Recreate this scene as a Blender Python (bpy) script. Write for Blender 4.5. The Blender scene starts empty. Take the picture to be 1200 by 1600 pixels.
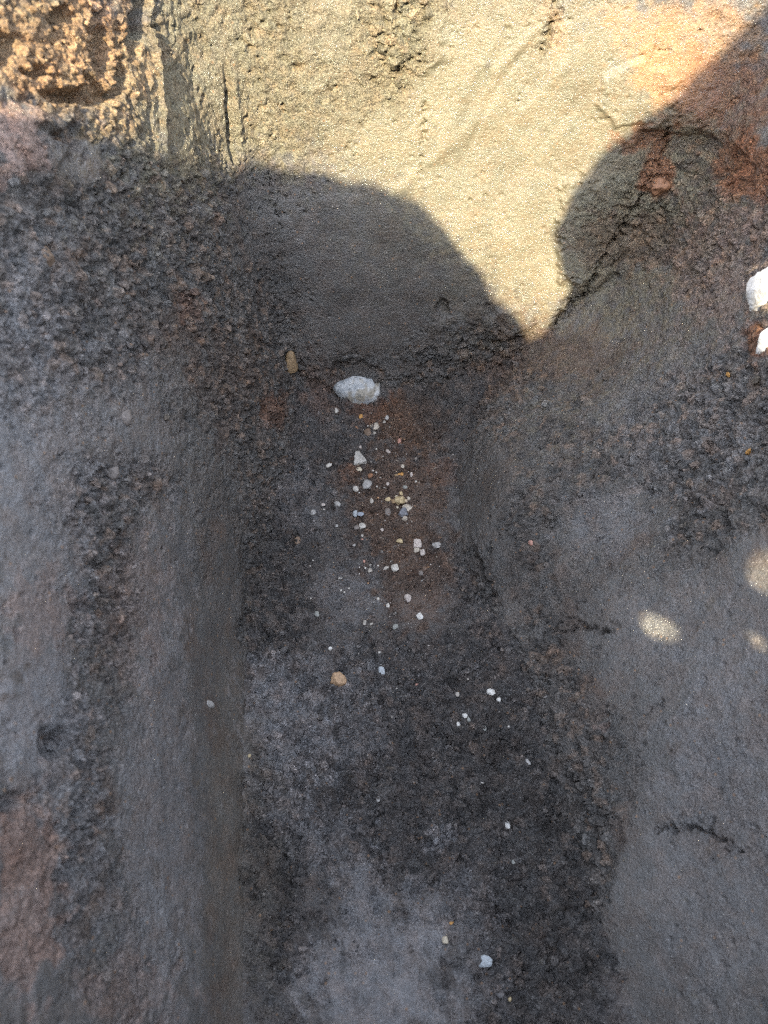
import bpy, math, random
import numpy as np
from mathutils import Vector, Matrix, Euler
from mathutils.bvhtree import BVHTree
from mathutils.geometry import delaunay_2d_cdt

# ------------------------------------------------------------------ camera
SC = bpy.context.scene
COL = SC.collection
CAM_H = 0.90                      # metres above the trench floor
PITCH = math.radians(55.0)        # looking down
cam_data = bpy.data.cameras.new('camera')
cam = bpy.data.objects.new('camera', cam_data)
COL.objects.link(cam)
cam.location = (0, 0, CAM_H)
cam.rotation_euler = (math.pi/2 - PITCH, 0, 0)
cam_data.sensor_fit = 'VERTICAL'
cam_data.sensor_height = 36.0
cam_data.lens = 26.0
cam_data.clip_start = 0.01
cam_data.clip_end = 2000
cam_data.dof.use_dof = True
cam_data.dof.focus_distance = 1.00
cam_data.dof.aperture_fstop = 4.8
SC.camera = cam

# ------------------------------------------------------------------ light
SUN_D = np.array([0.17, 0.72, -0.62]); SUN_D /= np.linalg.norm(SUN_D)   # direction the light travels
sun_elev = math.asin(-SUN_D[2])
sun_az = math.atan2(-SUN_D[0], -SUN_D[1])     # clockwise from +Y
world = bpy.data.worlds.new('World')
SC.world = world
world.use_nodes = True
wn = world.node_tree.nodes; wl = world.node_tree.links
bg = wn.get('Background')
sky = wn.new('ShaderNodeTexSky')
sky.sky_type = 'NISHITA'
sky.sun_disc = False
sky.sun_elevation = sun_elev
sky.sun_rotation = sun_az
sky.dust_density = 0.8
sky.air_density = 1.0
hs = wn.new('ShaderNodeHueSaturation')           # desaturated to a paler blue
hs.inputs['Saturation'].default_value = 0.45
wl.new(sky.outputs['Color'], hs.inputs['Color'])
wl.new(hs.outputs['Color'], bg.inputs['Color'])
bg.inputs['Strength'].default_value = 0.15
sun_data = bpy.data.lights.new('sun', 'SUN')
sun_data.energy = 2.0
sun_data.angle = math.radians(0.4)
sun_data.color = (1.0, 0.86, 0.60)
sun = bpy.data.objects.new('sun', sun_data)
COL.objects.link(sun)
sun.rotation_euler = Vector(SUN_D.tolist()).to_track_quat('-Z', 'Y').to_euler()
sun.location = (0, -3, 4)
SC.view_settings.view_transform = 'Standard'
SC.view_settings.look = 'None'
SC.view_settings.gamma = 1.0
SC.view_settings.exposure = 2.58
SC.cycles.use_denoising = False
SC.cycles.filter_width = 1.1
SC.cycles.max_bounces = 6

# ------------------------------------------------------------------ noise (numpy)
def _hash(ix, iy, iz, seed):
    h = (ix.astype(np.uint32)*np.uint32(374761393) ^ iy.astype(np.uint32)*np.uint32(668265263)
         ^ iz.astype(np.uint32)*np.uint32(2147483647) ^ np.uint32(seed*974634777 & 0xffffffff))
    h = (h ^ (h >> np.uint32(13)))*np.uint32(1274126177)
    h = (h ^ (h >> np.uint32(16)))*np.uint32(2246822519)
    return h ^ (h >> np.uint32(15))
_G = np.random.RandomState(3).normal(size=(256, 3)).astype(np.float32)
_G /= np.linalg.norm(_G, axis=1)[:, None]
def perlin(p, seed=0):
    p = p.astype(np.float32)
    i = np.floor(p).astype(np.int64); f = p - i
    u = f*f*f*(f*(f*6-15)+10)
    out = np.zeros(len(p), np.float32)
    for dx in (0, 1):
        wx = u[:, 0] if dx else 1-u[:, 0]
        for dy in (0, 1):
            wy = u[:, 1] if dy else 1-u[:, 1]
            for dz in (0, 1):
                wz = u[:, 2] if dz else 1-u[:, 2]
                g = _G[_hash(i[:, 0]+dx, i[:, 1]+dy, i[:, 2]+dz, seed) & np.uint32(255)]
                out += wx*wy*wz*(g[:, 0]*(f[:, 0]-dx)+g[:, 1]*(f[:, 1]-dy)+g[:, 2]*(f[:, 2]-dz))
    return out*1.5
def fbm(p, octs=4, seed=0, gain=0.5):
    s = 0; a = 1; t = 0
    for o in range(octs):
        s = s + a*perlin(p*(2.03**o)+o*17.3, seed+o); t += a; a *= gain
    return s/t
def worley(p, seed=0, jit=0.9):
    """distance to nearest and second nearest cell point, plus a random value of the nearest cell"""
    p = p.astype(np.float32)
    i = np.floor(p).astype(np.int64); f = p - i
    d1 = np.full(len(p), 9, np.float32); d2 = d1.copy(); idv = np.zeros(len(p), np.float32)
    for dx in (-1, 0, 1):
        for dy in (-1, 0, 1):
            for dz in (-1, 0, 1):
                h = _hash(i[:, 0]+dx, i[:, 1]+dy, i[:, 2]+dz, seed)
                ox = dx+0.5+jit*((h & np.uint32(1023)).astype(np.float32)/1023-0.5)-f[:, 0]
                oy = dy+0.5+jit*(((h >> np.uint32(10)) & np.uint32(1023)).astype(np.float32)/1023-0.5)-f[:, 1]
                oz = dz+0.5+jit*(((h >> np.uint32(20)) & np.uint32(1023)).astype(np.float32)/1023-0.5)-f[:, 2]
                d = ox*ox+oy*oy+oz*oz
                m = d < d1
                d2 = np.where(m, d1, np.minimum(d2, d))
                idv = np.where(m, (h >> np.uint32(7) & np.uint32(255)).astype(np.float32)/255, idv)
                d1 = np.where(m, d, d1)
    return np.sqrt(d1), np.sqrt(d2), idv
def sstep(a, b, x):
    t = np.clip((x-a)/(b-a), 0, 1); return t*t*(3-2*t)

# ------------------------------------------------------------------ trench base shape (metres)
GROUND_Z = 0.78
Y_BACK = -0.32
def xl0(y): return np.interp(y, [-0.7, -0.1, 0.0, 0.22, 0.42, 0.62, 0.86, 1.0], [-.14, -.138, -.137, -.160, -.180, -.160, -.140, -.135])
def xr0(y): return np.interp(y, [-0.7, 0.0, 0.22, 0.42, 0.55, 0.67, 0.78, 0.86, 1.0], [.25, .224, .178, .144, .107, .104, .132, .148, .16])+0.004*np.sin(y*41.0)+0.003*np.sin(y*97.0+1)
def XL(y, z):
    w = np.clip(z/0.5, 0, None)**0.9
    top = np.interp(y, [-.7, 0.0, .35, .60, .75, .9, 1.0], [-.33, -.33, -.33, -.29, -.255, -.222, -.21])
    return xl0(y)*(1-w) + top*w - 0.04*sstep(0.42, 0.78, z)
def XR(y, z):
    z = np.clip(z, 0, None)
    k = sstep(.44, .54, y)*(1-sstep(.80, .90, y))          # a steep cut foot under a sloping wall
    zk = 0.085+0.020*np.sin(y*21.0+1)+0.010*np.sin(y*53.0+2)+0.006*np.sin(y*131.0)
    ze = z*(1-k)+k*(np.clip(z-zk, 0, None)*1.5+0.36*z)
    w = 1-np.exp(-(ze/0.14)**1.4)
    top = np.interp(y, [-.7, 0.0, .3, .6, .9, 1.0], [.305, .31, .305, .295, .288, .287])
    return xr0(y)*(1-w) + top*w + 0.33*z
def YE(x, z):
    return 0.862 + 0.26*np.minimum(z, 0.35) + 0.13*np.clip(z-0.35, 0, None) - 0.25*(np.clip(x, -.3, .4)-0.03)**2
S1, S2, S3, S4 = 1.52, 1.52+0.50, 1.52+0.50+1.52, 1.52+0.50+1.52+0.5   # nominal stretches: left, end, right, back
def sharp(s, z):
    s = np.mod(s, S4)
    x = np.empty_like(s); y = np.empty_like(s)
    xa = XL(0.9, z); xb = XR(0.9, z)
    ya = YE(xa, z); yb = YE(xb, z)
    yback = Y_BACK - 0.15*z
    m = s < S1; t = s/S1
    yy = yback + t*(ya-yback); x = np.where(m, XL(yy, z), x); y = np.where(m, yy, y)
    m = (s >= S1) & (s < S2); t = (s-S1)/(S2-S1)
    a = XL(ya, z); b = XR(yb, z)
    xx = a + t*(b-a); x = np.where(m, xx, x); y = np.where(m, YE(xx, z), y)
    m = (s >= S2) & (s < S3); t = (s-S2)/(S3-S2)
    yy = yb + t*(yback-yb); x = np.where(m, XR(yy, z), x); y = np.where(m, yy, y)
    m = s >= S3; t = (s-S3)/(S4-S3)
    a = XR(yback, z); b = XL(yback, z)
    x = np.where(m, a+t*(b-a), x); y = np.where(m, yback, y)
    return x, y
def base(s, z):
    """rounded trench wall: s runs round the trench, z is height over the floor"""
    r = 0.035 - 0.018*np.exp(-((s-S2)/0.12)**2) + 0.07*np.exp(-((s-S1)/0.25)**2)*sstep(0.15, 0.65, z)
    X = 0; Y = 0; W = 0
    for k in np.linspace(-1, 1, 11):
        w = 1-0.6*abs(k)
        a, b = sharp(s+k*r, z); X = X+w*a; Y = Y+w*b; W += w
    return X/W, Y/W

def floor_lift(x, y, jl=0.0, jr=0.0):
    """the floor rises a little against the foot of each wall"""
    dl = np.clip(x-xl0(y)+jl, 0, None); dr = np.clip(xr0(y)-x+jr, 0, None); de = np.clip(0.865-y, 0, None)
    k = sstep(.40, .50, y)*(1-sstep(.78, .88, y))
    return (0.030-0.020*k)*np.exp(-(dr/0.045)**2)+0.006*np.exp(-(dl/0.03)**2)+0.022*np.exp(-(de/0.035)**2)

ROUGH = [
 ((0.0, 0.938, 0.2939), (0.1343, 0.0016, -0.001), (0.0, -0.0132, -0.0509), 0.1),
 ((-0.0972, 0.899, 0.1583), (0.058, 0.003, -0.0025), (-0.0052, -0.0237, -0.0901), 0.12),
 ((-0.1052, 0.4804, 0.0), (0.0526, 0.0001, -0.0002), (0.0047, -0.0786, -0.0001), 0.45),
 ((-0.0339, 0.4231, 0.0), (0.0678, -0.0, 0.0), (0.0009, -0.046, -0.0), 0.4),
 ((-0.1147, 0.2564, 0.0004), (0.0456, 0.0007, -0.0023), (0.0062, -0.0825, 0.0001), 0.25),
 ((0.0198, 0.0427, 0.0), (0.0593, 0.0, 0.0), (-0.0007, -0.0501, -0.0), 0.2),
 ((-0.0668, 0.0597, 0.0), (0.0401, 0.0, -0.0001), (0.0026, -0.0514, 0.0), 0.35),
 ((0.0919, 0.0372, 0.0), (0.0394, -0.0, 0.0001), (-0.0031, -0.0442, -0.0), 0.25),
 ((-0.3004, 0.5145, 0.4756), (0.019, 0.0442, -0.0365), (0.0015, -0.0391, -0.0233), 0.5),
 ((-0.297, 0.4005, 0.4047), (0.0167, 0.0373, -0.0461), (0.0011, -0.0285, -0.0171), 0.3),
 ((-0.2794, 0.237, 0.336), (0.0119, 0.0165, -0.0392), (0.0039, -0.0287, -0.0098), 0.1),
 ((0.1596, 0.3656, 0.03), (0.0479, 0.0, 0.0), (-0.005, -0.0506, 0.0), 0.7),
 ((0.3709, 0.7354, 0.2521), (0.0233, -0.0673, 0.0593), (-0.008, -0.0563, -0.0143), 0.45),
 ((0.1273, 0.4512, 0.0189), (0.0248, -0.0022, 0.0043), (-0.007, -0.0661, 0.0191), 1.0),
 ((0.139, 0.851, 0.0436), (0.0253, -0.0028, 0.0028), (-0.0, -0.0423, -0.0294), 0.9),
 ((-0.1769, 0.4204, 0.0059), (0.0067, 0.0002, -0.0003), (0.0281, -0.273, -0.0027), 0.6),
 ((0.3357, 0.6938, 0.2018), (0.0472, -0.0577, 0.0581), (-0.0122, -0.0733, -0.0082), 0.5),
 ((0.0792, 0.9662, 0.4592), (0.0474, -0.001, 0.0005), (0.0037, -0.0074, -0.0569), 0.15),
 ((0.0169, 0.956, 0.3757), (0.0762, 0.0006, -0.0004), (0.0006, -0.0062, -0.0487), 0.2),
 ((0.2719, 0.9584, 0.5057), (0.0439, -0.005, 0.0021), (0.0088, -0.0061, -0.0389), 0.3),
 ((0.3689, 0.9201, 0.3339), (0.0242, -0.0038, 0.0023), (0.0112, -0.0144, -0.0468), 1.0),
 ((-0.1857, 0.2794, 0.0477), (0.0175, 0.0165, -0.0504), (0.0346, -0.307, -0.0197), 0.05),
 ((-0.1625, 0.057, 0.0407), (0.0169, 0.0026, -0.0395), (0.0127, -0.1086, -0.0057), 0.06),
 ((-0.0372, 0.9213, 0.2329), (0.1022, 0.003, -0.0022), (-0.0028, -0.031, -0.1191), 0.1),
 ((0.0395, 0.8971, 0.1353), (0.1283, -0.0006, 0.0005), (0.0014, -0.0161, -0.0619), 0.12),
 ((0.2238, 0.9553, 0.4414), (0.1174, -0.0106, 0.0051), (0.0194, -0.0159, -0.1087), 0.22),
 ((0.2035, 0.916, 0.2368), (0.0546, -0.0039, 0.0028), (0.0103, -0.022, -0.0815), 0.08),
 ((0.1388, 0.659, 0.0557), (0.0255, -0.0313, 0.0402), (-0.0058, -0.0954, -0.0126), 0.08),
 ((0.1928, 0.5351, 0.0919), (0.0309, -0.0072, 0.0108), (-0.0011, -0.0649, -0.0385), 0.8),
 ((0.3135, 0.3476, 0.1606), (0.069, -0.0388, 0.0826), (-0.0104, -0.0799, -0.0233), 0.26),
 ((0.2542, 0.0828, 0.0615), (0.0284, -0.0031, 0.0316), (-0.0081, -0.1067, -0.046), 0.16),
 ((0.2888, 0.6146, 0.1662), (0.0629, -0.041, 0.049), (-0.0169, -0.0898, 0.0053), 0.35),
 ((0.3599, 0.546, 0.2247), (0.0527, -0.0559, 0.0691), (-0.0064, -0.0772, -0.0352), 1.1),
 ((-0.2842, 0.7575, 0.5773), (0.0468, 0.1186, -0.0505), (0.0, -0.0545, -0.0381), 0.85),
 ((-0.252, 0.7026, 0.431), (0.0552, 0.1523, -0.1017), (-0.0019, -0.0616, -0.0505), 1.0),
 ((-0.2231, 0.8891, 0.4732), (0.027, 0.0719, -0.0345), (-0.0019, -0.0412, -0.0378), 0.45),
 ((-0.1437, 0.9544, 0.4419), (0.0467, 0.0085, -0.0041), (-0.0093, -0.0104, -0.0802), 0.55),
 ((0.0306, 0.9719, 0.5001), (0.0536, 0.0001, -0.0), (0.0015, -0.0076, -0.0599), 1.1),
 ((-0.0629, 0.9653, 0.467), (0.047, 0.0021, -0.001), (-0.0029, -0.0072, -0.0561), 0.4),
 ((-0.2778, 0.5609, 0.4219), (0.0393, 0.1091, -0.093), (0.0007, -0.062, -0.0413), 0.75),
 ((-0.2926, 0.337, 0.3715), (0.0171, 0.0369, -0.0579), (0.0088, -0.0767, -0.0306), 0.25),
 ((-0.2614, 0.4439, 0.2889), (0.0269, 0.055, -0.0758), (0.0009, -0.0337, -0.0203), 0.9),
 ((-0.2442, 0.4339, 0.2195), (0.0137, 0.0257, -0.0404), (0.0014, -0.0368, -0.0201), 0.25),
 ((-0.2623, 0.3293, 0.2702), (0.0126, 0.0228, -0.0437), (0.0086, -0.0706, -0.0213), 0.9),
 ((-0.2678, 0.2233, 0.3009), (0.0132, 0.016, -0.0429), (0.0054, -0.0396, -0.0124), 0.2),
 ((-0.2482, 0.1587, 0.2501), (0.0151, 0.0112, -0.0459), (0.0109, -0.0776, -0.0209), 0.9),
 ((-0.2267, 0.2053, 0.1795), (0.0157, 0.0138, -0.0483), (0.0149, -0.1137, -0.0227), 0.3),
 ((-0.257, 0.0815, 0.2857), (0.013, 0.005, -0.0376), (0.0086, -0.0572, -0.0177), 0.45),
 ((-0.2295, 0.3469, 0.1621), (0.0171, 0.0272, -0.0578), (0.009, -0.0818, -0.0189), 0.3),
 ((0.4084, 0.8101, 0.3592), (0.0314, -0.1232, 0.0822), (-0.0105, -0.098, -0.0401), 0.8),
 ((0.3164, 0.9208, 0.3051), (0.059, -0.0073, 0.0047), (0.0117, -0.0166, -0.0573), 0.7),
 ((0.2956, 0.2201, 0.1275), (0.0685, -0.0221, 0.0775), (-0.0082, -0.0706, -0.0236), 0.45),
 ((0.1934, 0.3226, 0.0348), (0.0379, -0.0138, 0.037), (-0.0064, -0.0613, -0.0066), 0.95),
 ((0.1975, 0.1786, 0.03), (0.0423, 0.0, 0.0), (-0.0137, -0.0989, 0.0), 0.95),
 ((0.317, 0.1544, 0.1481), (0.031, -0.0085, 0.0416), (-0.0065, -0.0431, -0.0124), 0.5),
 ((0.0, 0.7537, 0.0), (0.1215, -0.0001, 0.0001), (0.0, -0.131, 0.0), 0.7),
 ((-0.1559, 0.5704, 0.0055), (0.045, 0.0031, -0.0049), (0.0175, -0.2139, -0.0042), 1.0),
 ((-0.0927, 0.2717, 0.0), (0.0618, 0.0, -0.0002), (0.0036, -0.0612, 0.0), 0.5),
 ((-0.0279, 0.1195, -0.0), (0.0349, 0.0, -0.0), (0.0014, -0.0685, 0.0), 0.4),
 ((0.073, 0.1848, 0.0), (0.0365, -0.0, 0.0001), (-0.0008, -0.017, 0.0), 0.15),
 ((0.0955, 0.0889, 0.0001), (0.0409, -0.0, 0.0005), (-0.0061, -0.0893, -0.0008), 0.35),
 ((-0.121, 0.151, 0.002), (0.035, 0.0008, -0.0047), (0.011, -0.13, 0.0003), 1.0),
 ((0.0, 0.2565, 0.0), (0.0918, 0.0, 0.0), (0.0, -0.09, -0.0), 0.95),
 ((0.1614, 0.0877, 0.0124), (0.0432, -0.002, 0.0206), (-0.0058, -0.0967, -0.0337), 1.2),
 ((0.133, 0.2173, 0.01), (0.0693, -0.0072, 0.0296), (-0.0039, -0.0789, -0.0248), 1.1),
 ((0.0329, 0.3695, 0.0), (0.0986, -0.0001, 0.0003), (-0.001, -0.0518, -0.0), 0.9),
 ((-0.1827, 0.785, 0.1611), (0.0323, 0.0998, -0.0939), (0.0005, -0.1143, -0.0766), 0.95),
 ((0.182, 0.8358, 0.0589), (0.0267, -0.1511, 0.1521), (-0.0286, -0.1802, 0.0979), 0.9),
 ((0.1042, 0.8611, 0.0334), (0.0597, -0.0219, 0.022), (-0.0013, -0.0537, -0.0186), 0.8),
 ((-0.0279, 0.9215, 0.2328), (0.1023, 0.0025, -0.0018), (-0.0018, -0.0262, -0.1009), -0.05),
 ((0.0762, 0.9121, 0.1951), (0.0665, -0.0013, 0.001), (0.0036, -0.02, -0.0768), 0.05),
 ((-0.0399, 0.8907, 0.1153), (0.0798, 0.0023, -0.002), (-0.001, -0.011, -0.0422), 0.05),
 ((0.2224, 0.9506, 0.4039), (0.0967, -0.0087, 0.0046), (0.0172, -0.0146, -0.0999), 0.1),
 ((0.0806, 0.9634, 0.4376), (0.0483, -0.001, 0.0005), (0.0052, -0.0105, -0.081), 0.05),
 ((-0.2842, 0.6682, 0.515), (0.0092, 0.0213, -0.0123), (0.0, -0.0149, -0.0104), 0.2),
 ((-0.1823, 0.2062, 0.0555), (0.0151, 0.0102, -0.0417), (0.0321, -0.2769, -0.0196), -0.05),
 ((0.3099, 0.0762, 0.1285), (0.0227, -0.003, 0.0305), (-0.008, -0.069, -0.0269), 0.3),
 ((0.3211, 0.2415, 0.1631), (0.0488, -0.021, 0.0641), (-0.0083, -0.0588, -0.0178), 0.35),
 ((0.2542, 0.0828, 0.0615), (0.0237, -0.0026, 0.0263), (-0.0073, -0.096, -0.0414), 0.0),
 ((0.386, 0.5226, 0.276), (0.0247, -0.0515, 0.0615), (-0.01, -0.0709, -0.024), 1.25),
 ((0.3762, 0.3756, 0.2636), (0.0151, -0.0166, 0.0281), (-0.0033, -0.0242, -0.009), 0.05),
 ((0.3126, 0.5179, 0.1604), (0.0341, -0.0209, 0.0298), (-0.0068, -0.0497, -0.0106), 0.35),
]
COLOUR = [
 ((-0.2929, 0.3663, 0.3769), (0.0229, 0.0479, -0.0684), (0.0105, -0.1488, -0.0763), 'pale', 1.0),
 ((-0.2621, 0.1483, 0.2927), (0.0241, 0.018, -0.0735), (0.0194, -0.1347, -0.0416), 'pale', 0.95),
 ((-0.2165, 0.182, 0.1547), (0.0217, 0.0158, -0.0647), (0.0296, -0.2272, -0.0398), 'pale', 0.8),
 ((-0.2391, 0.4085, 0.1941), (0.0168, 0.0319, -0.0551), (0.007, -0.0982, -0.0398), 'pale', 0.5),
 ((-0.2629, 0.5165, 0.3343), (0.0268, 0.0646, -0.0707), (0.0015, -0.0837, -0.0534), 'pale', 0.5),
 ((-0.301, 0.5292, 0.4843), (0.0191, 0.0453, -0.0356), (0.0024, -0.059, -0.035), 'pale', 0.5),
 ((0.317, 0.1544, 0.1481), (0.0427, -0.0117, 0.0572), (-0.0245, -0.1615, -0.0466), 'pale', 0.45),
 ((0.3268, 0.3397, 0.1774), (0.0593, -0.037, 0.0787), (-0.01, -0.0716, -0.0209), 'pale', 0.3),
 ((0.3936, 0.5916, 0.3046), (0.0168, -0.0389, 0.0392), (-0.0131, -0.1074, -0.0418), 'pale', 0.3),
 ((-0.2903, 0.7373, 0.5805), (0.0452, 0.1122, -0.0486), (0.0, -0.0534, -0.0374), 'orange', 0.65),
 ((-0.2504, 0.8255, 0.5234), (0.0224, 0.061, -0.0278), (-0.0002, -0.0491, -0.0353), 'ochre', 0.4),
 ((0.4127, 0.851, 0.3764), (0.0251, -0.0945, 0.0581), (-0.0103, -0.1056, -0.0461), 'brown', 0.45),
 ((0.3759, 0.9361, 0.4506), (0.0516, -0.008, 0.0039), (0.0146, -0.0088, -0.049), 'rust', 0.5),
 ((0.4308, 0.917, 0.4371), (0.016, -0.0652, 0.0329), (-0.0083, -0.0882, -0.0404), 'rust', 0.5),
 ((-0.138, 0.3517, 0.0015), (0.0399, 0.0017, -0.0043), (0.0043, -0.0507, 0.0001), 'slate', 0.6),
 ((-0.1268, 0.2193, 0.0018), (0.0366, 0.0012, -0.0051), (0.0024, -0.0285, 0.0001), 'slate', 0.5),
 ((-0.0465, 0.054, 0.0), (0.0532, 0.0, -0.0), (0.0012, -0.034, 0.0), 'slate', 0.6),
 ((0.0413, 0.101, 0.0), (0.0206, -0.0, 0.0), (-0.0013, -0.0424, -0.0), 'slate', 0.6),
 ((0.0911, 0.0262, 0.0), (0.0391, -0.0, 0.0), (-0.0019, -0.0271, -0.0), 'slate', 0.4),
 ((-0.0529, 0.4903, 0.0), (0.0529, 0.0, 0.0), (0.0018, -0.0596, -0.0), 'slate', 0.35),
 ((-0.0936, 0.9646, 0.4747), (0.2483, 0.0152, -0.0067), (-0.0086, -0.0144, -0.1107), 'cream', 0.9),
 ((0.1706, 0.9494, 0.3618), (0.2359, -0.0155, 0.0088), (0.0295, -0.0319, -0.2307), 'cream', 0.9),
 ((-0.3047, 0.716, 0.6054), (0.025, 0.0613, -0.0252), (-0.0001, -0.0414, -0.0292), 'ochre', 0.8),
 ((-0.2779, 0.7533, 0.5563), (0.0354, 0.0893, -0.0407), (0.0, -0.0355, -0.0248), 'ochre', 0.6),
 ((-0.3047, 0.6837, 0.5827), (0.0139, 0.0325, -0.0151), (0.0, -0.0186, -0.0129), 'orange', 0.35),
 ((-0.3149, 0.6134, 0.5635), (0.0125, 0.0288, -0.0158), (0.0005, -0.0233, -0.015), 'pink', 0.9),
 ((0.3582, 0.9468, 0.5104), (0.0775, -0.012, 0.0049), (0.0132, -0.0079, -0.0445), 'orange', 0.55),
 ((0.3461, 0.9444, 0.4764), (0.0437, -0.0065, 0.0029), (0.0113, -0.007, -0.0404), 'orange', 0.9),
 ((0.287, 0.9583, 0.5193), (0.0288, -0.0035, 0.0014), (0.0061, -0.004, -0.0253), 'orange', 0.3),
 ((0.202, 0.9677, 0.5223), (0.0147, -0.0012, 0.0005), (0.0055, -0.0046, -0.0317), 'orange', 0.25),
 ((0.4285, 0.8308, 0.4212), (0.0133, -0.0609, 0.0351), (-0.0044, -0.0393, -0.0166), 'rust', 0.95),
 ((0.3865, 0.9365, 0.4654), (0.0438, -0.0061, 0.0028), (0.0106, -0.006, -0.0342), 'rust', 0.5),
 ((0.3631, 0.9262, 0.3574), (0.0175, -0.0027, 0.0016), (0.0098, -0.0064, -0.0364), 'rust', 0.85),
 ((0.336, 0.9359, 0.3992), (0.039, -0.0055, 0.003), (0.0049, -0.0032, -0.0191), 'rust', 0.7),
 ((0.4022, 0.7534, 0.3365), (0.0234, -0.0857, 0.0641), (-0.01, -0.0883, -0.0348), 'pink', 0.4),
 ((0.3585, 0.9023, 0.2676), (0.0798, -0.0466, 0.0326), (0.0051, -0.0239, -0.0347), 'brown', 0.5),
 ((0.2676, 0.8291, 0.1324), (0.0829, -0.0675, 0.0625), (-0.0062, -0.0504, -0.0041), 'brown', 0.55),
 ((0.1749, 0.8504, 0.0442), (0.0617, -0.0, -0.0), (-0.0, -0.0337, -0.0236), 'brown', 0.5),
 ((0.4074, 0.6209, 0.3439), (0.007, -0.0212, 0.019), (-0.0026, -0.0212, -0.0086), 'rust', 0.8),
 ((0.0415, 0.8064, 0.0015), (0.0622, -0.0005, 0.0006), (-0.0008, -0.0496, -0.0063), 'brown', 0.95),
 ((-0.0209, 0.8288, 0.0076), (0.0418, -0.0, 0.0), (0.0001, -0.0197, -0.0091), 'rust', 0.45),
 ((0.0192, 0.6536, 0.0002), (0.077, -0.0008, 0.0011), (-0.0012, -0.1184, -0.0001), 'brown', 0.7),
 ((0.088, 0.696, 0.0082), (0.024, -0.0032, 0.0041), (-0.0012, -0.0257, 0.0013), 'rust', 0.25),
 ((-0.0594, 0.7087, 0.0), (0.0198, 0.0, -0.0), (0.0004, -0.015, -0.0), 'rust', 0.35),
 ((0.0448, 0.5204, 0.0006), (0.0536, -0.0013, 0.0023), (-0.002, -0.0814, -0.0014), 'brown', 0.6),
 ((-0.1048, 0.8575, 0.0224), (0.029, 0.0026, -0.0026), (0.0015, -0.0462, -0.0117), 'rust', 0.25),
 ((-0.2027, 0.7052, 0.2022), (0.0288, 0.0781, -0.0773), (0.0001, -0.0419, -0.0287), 'brown', 0.35),
 ((-0.165, 0.7707, 0.0702), (0.0122, 0.0349, -0.0376), (0.0005, -0.026, -0.0144), 'rust', 0.5),
 ((-0.2365, 0.6593, 0.3192), (0.0231, 0.0605, -0.0533), (-0.0004, -0.0292, -0.0222), 'brown', 0.35),
 ((-0.2283, 0.7039, 0.3193), (0.0101, 0.0281, -0.0232), (-0.0002, -0.0118, -0.0093), 'rust', 0.35),
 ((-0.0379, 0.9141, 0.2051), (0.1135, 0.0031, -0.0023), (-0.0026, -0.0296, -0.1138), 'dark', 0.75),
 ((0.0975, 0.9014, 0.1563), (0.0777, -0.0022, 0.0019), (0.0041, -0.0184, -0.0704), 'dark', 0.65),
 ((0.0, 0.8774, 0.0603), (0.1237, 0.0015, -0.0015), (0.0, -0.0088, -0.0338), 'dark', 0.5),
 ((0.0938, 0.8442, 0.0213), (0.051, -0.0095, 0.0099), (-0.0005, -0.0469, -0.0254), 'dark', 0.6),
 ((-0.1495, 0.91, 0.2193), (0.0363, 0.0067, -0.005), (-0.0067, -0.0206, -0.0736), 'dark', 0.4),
 ((-0.2681, 0.1114, 0.3145), (0.009, 0.0051, -0.0269), (0.0043, -0.0287, -0.0095), 'rust', 0.55),
 ((-0.2582, 0.0898, 0.2883), (0.0119, 0.0051, -0.0346), (0.0098, -0.066, -0.0206), 'pink', 0.8),
 ((-0.2841, 0.2895, 0.3464), (0.0117, 0.0211, -0.0403), (0.0041, -0.0305, -0.0105), 'pink', 0.4),
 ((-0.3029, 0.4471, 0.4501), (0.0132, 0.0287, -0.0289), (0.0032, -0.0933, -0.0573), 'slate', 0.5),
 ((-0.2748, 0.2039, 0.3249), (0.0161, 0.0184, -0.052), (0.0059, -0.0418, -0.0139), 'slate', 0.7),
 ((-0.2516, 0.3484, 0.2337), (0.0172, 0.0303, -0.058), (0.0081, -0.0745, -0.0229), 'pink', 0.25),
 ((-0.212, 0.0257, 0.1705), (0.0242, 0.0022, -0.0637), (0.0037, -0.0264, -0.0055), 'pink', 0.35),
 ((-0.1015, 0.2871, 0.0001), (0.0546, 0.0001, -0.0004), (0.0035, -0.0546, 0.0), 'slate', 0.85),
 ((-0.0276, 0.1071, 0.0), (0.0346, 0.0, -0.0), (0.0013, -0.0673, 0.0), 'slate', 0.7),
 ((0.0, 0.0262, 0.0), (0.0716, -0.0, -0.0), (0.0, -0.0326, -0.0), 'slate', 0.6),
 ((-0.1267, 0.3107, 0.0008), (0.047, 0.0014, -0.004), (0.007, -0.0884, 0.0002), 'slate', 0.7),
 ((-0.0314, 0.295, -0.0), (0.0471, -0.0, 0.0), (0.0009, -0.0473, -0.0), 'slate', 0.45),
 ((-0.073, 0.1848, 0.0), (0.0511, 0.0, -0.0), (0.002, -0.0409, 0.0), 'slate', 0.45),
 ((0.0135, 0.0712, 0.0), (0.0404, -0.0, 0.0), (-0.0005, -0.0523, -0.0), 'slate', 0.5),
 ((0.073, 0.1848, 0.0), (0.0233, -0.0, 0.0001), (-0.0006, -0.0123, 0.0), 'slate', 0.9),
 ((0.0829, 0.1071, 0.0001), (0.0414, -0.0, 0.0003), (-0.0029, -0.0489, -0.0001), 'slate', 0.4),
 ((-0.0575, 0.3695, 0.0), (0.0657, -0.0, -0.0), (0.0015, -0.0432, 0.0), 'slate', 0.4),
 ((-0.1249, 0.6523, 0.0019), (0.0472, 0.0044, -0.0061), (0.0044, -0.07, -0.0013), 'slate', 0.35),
 ((-0.1418, 0.1505, 0.0053), (0.0208, 0.0005, -0.0029), (0.0161, -0.1619, 0.0001), 'dark', 0.4),
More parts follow.
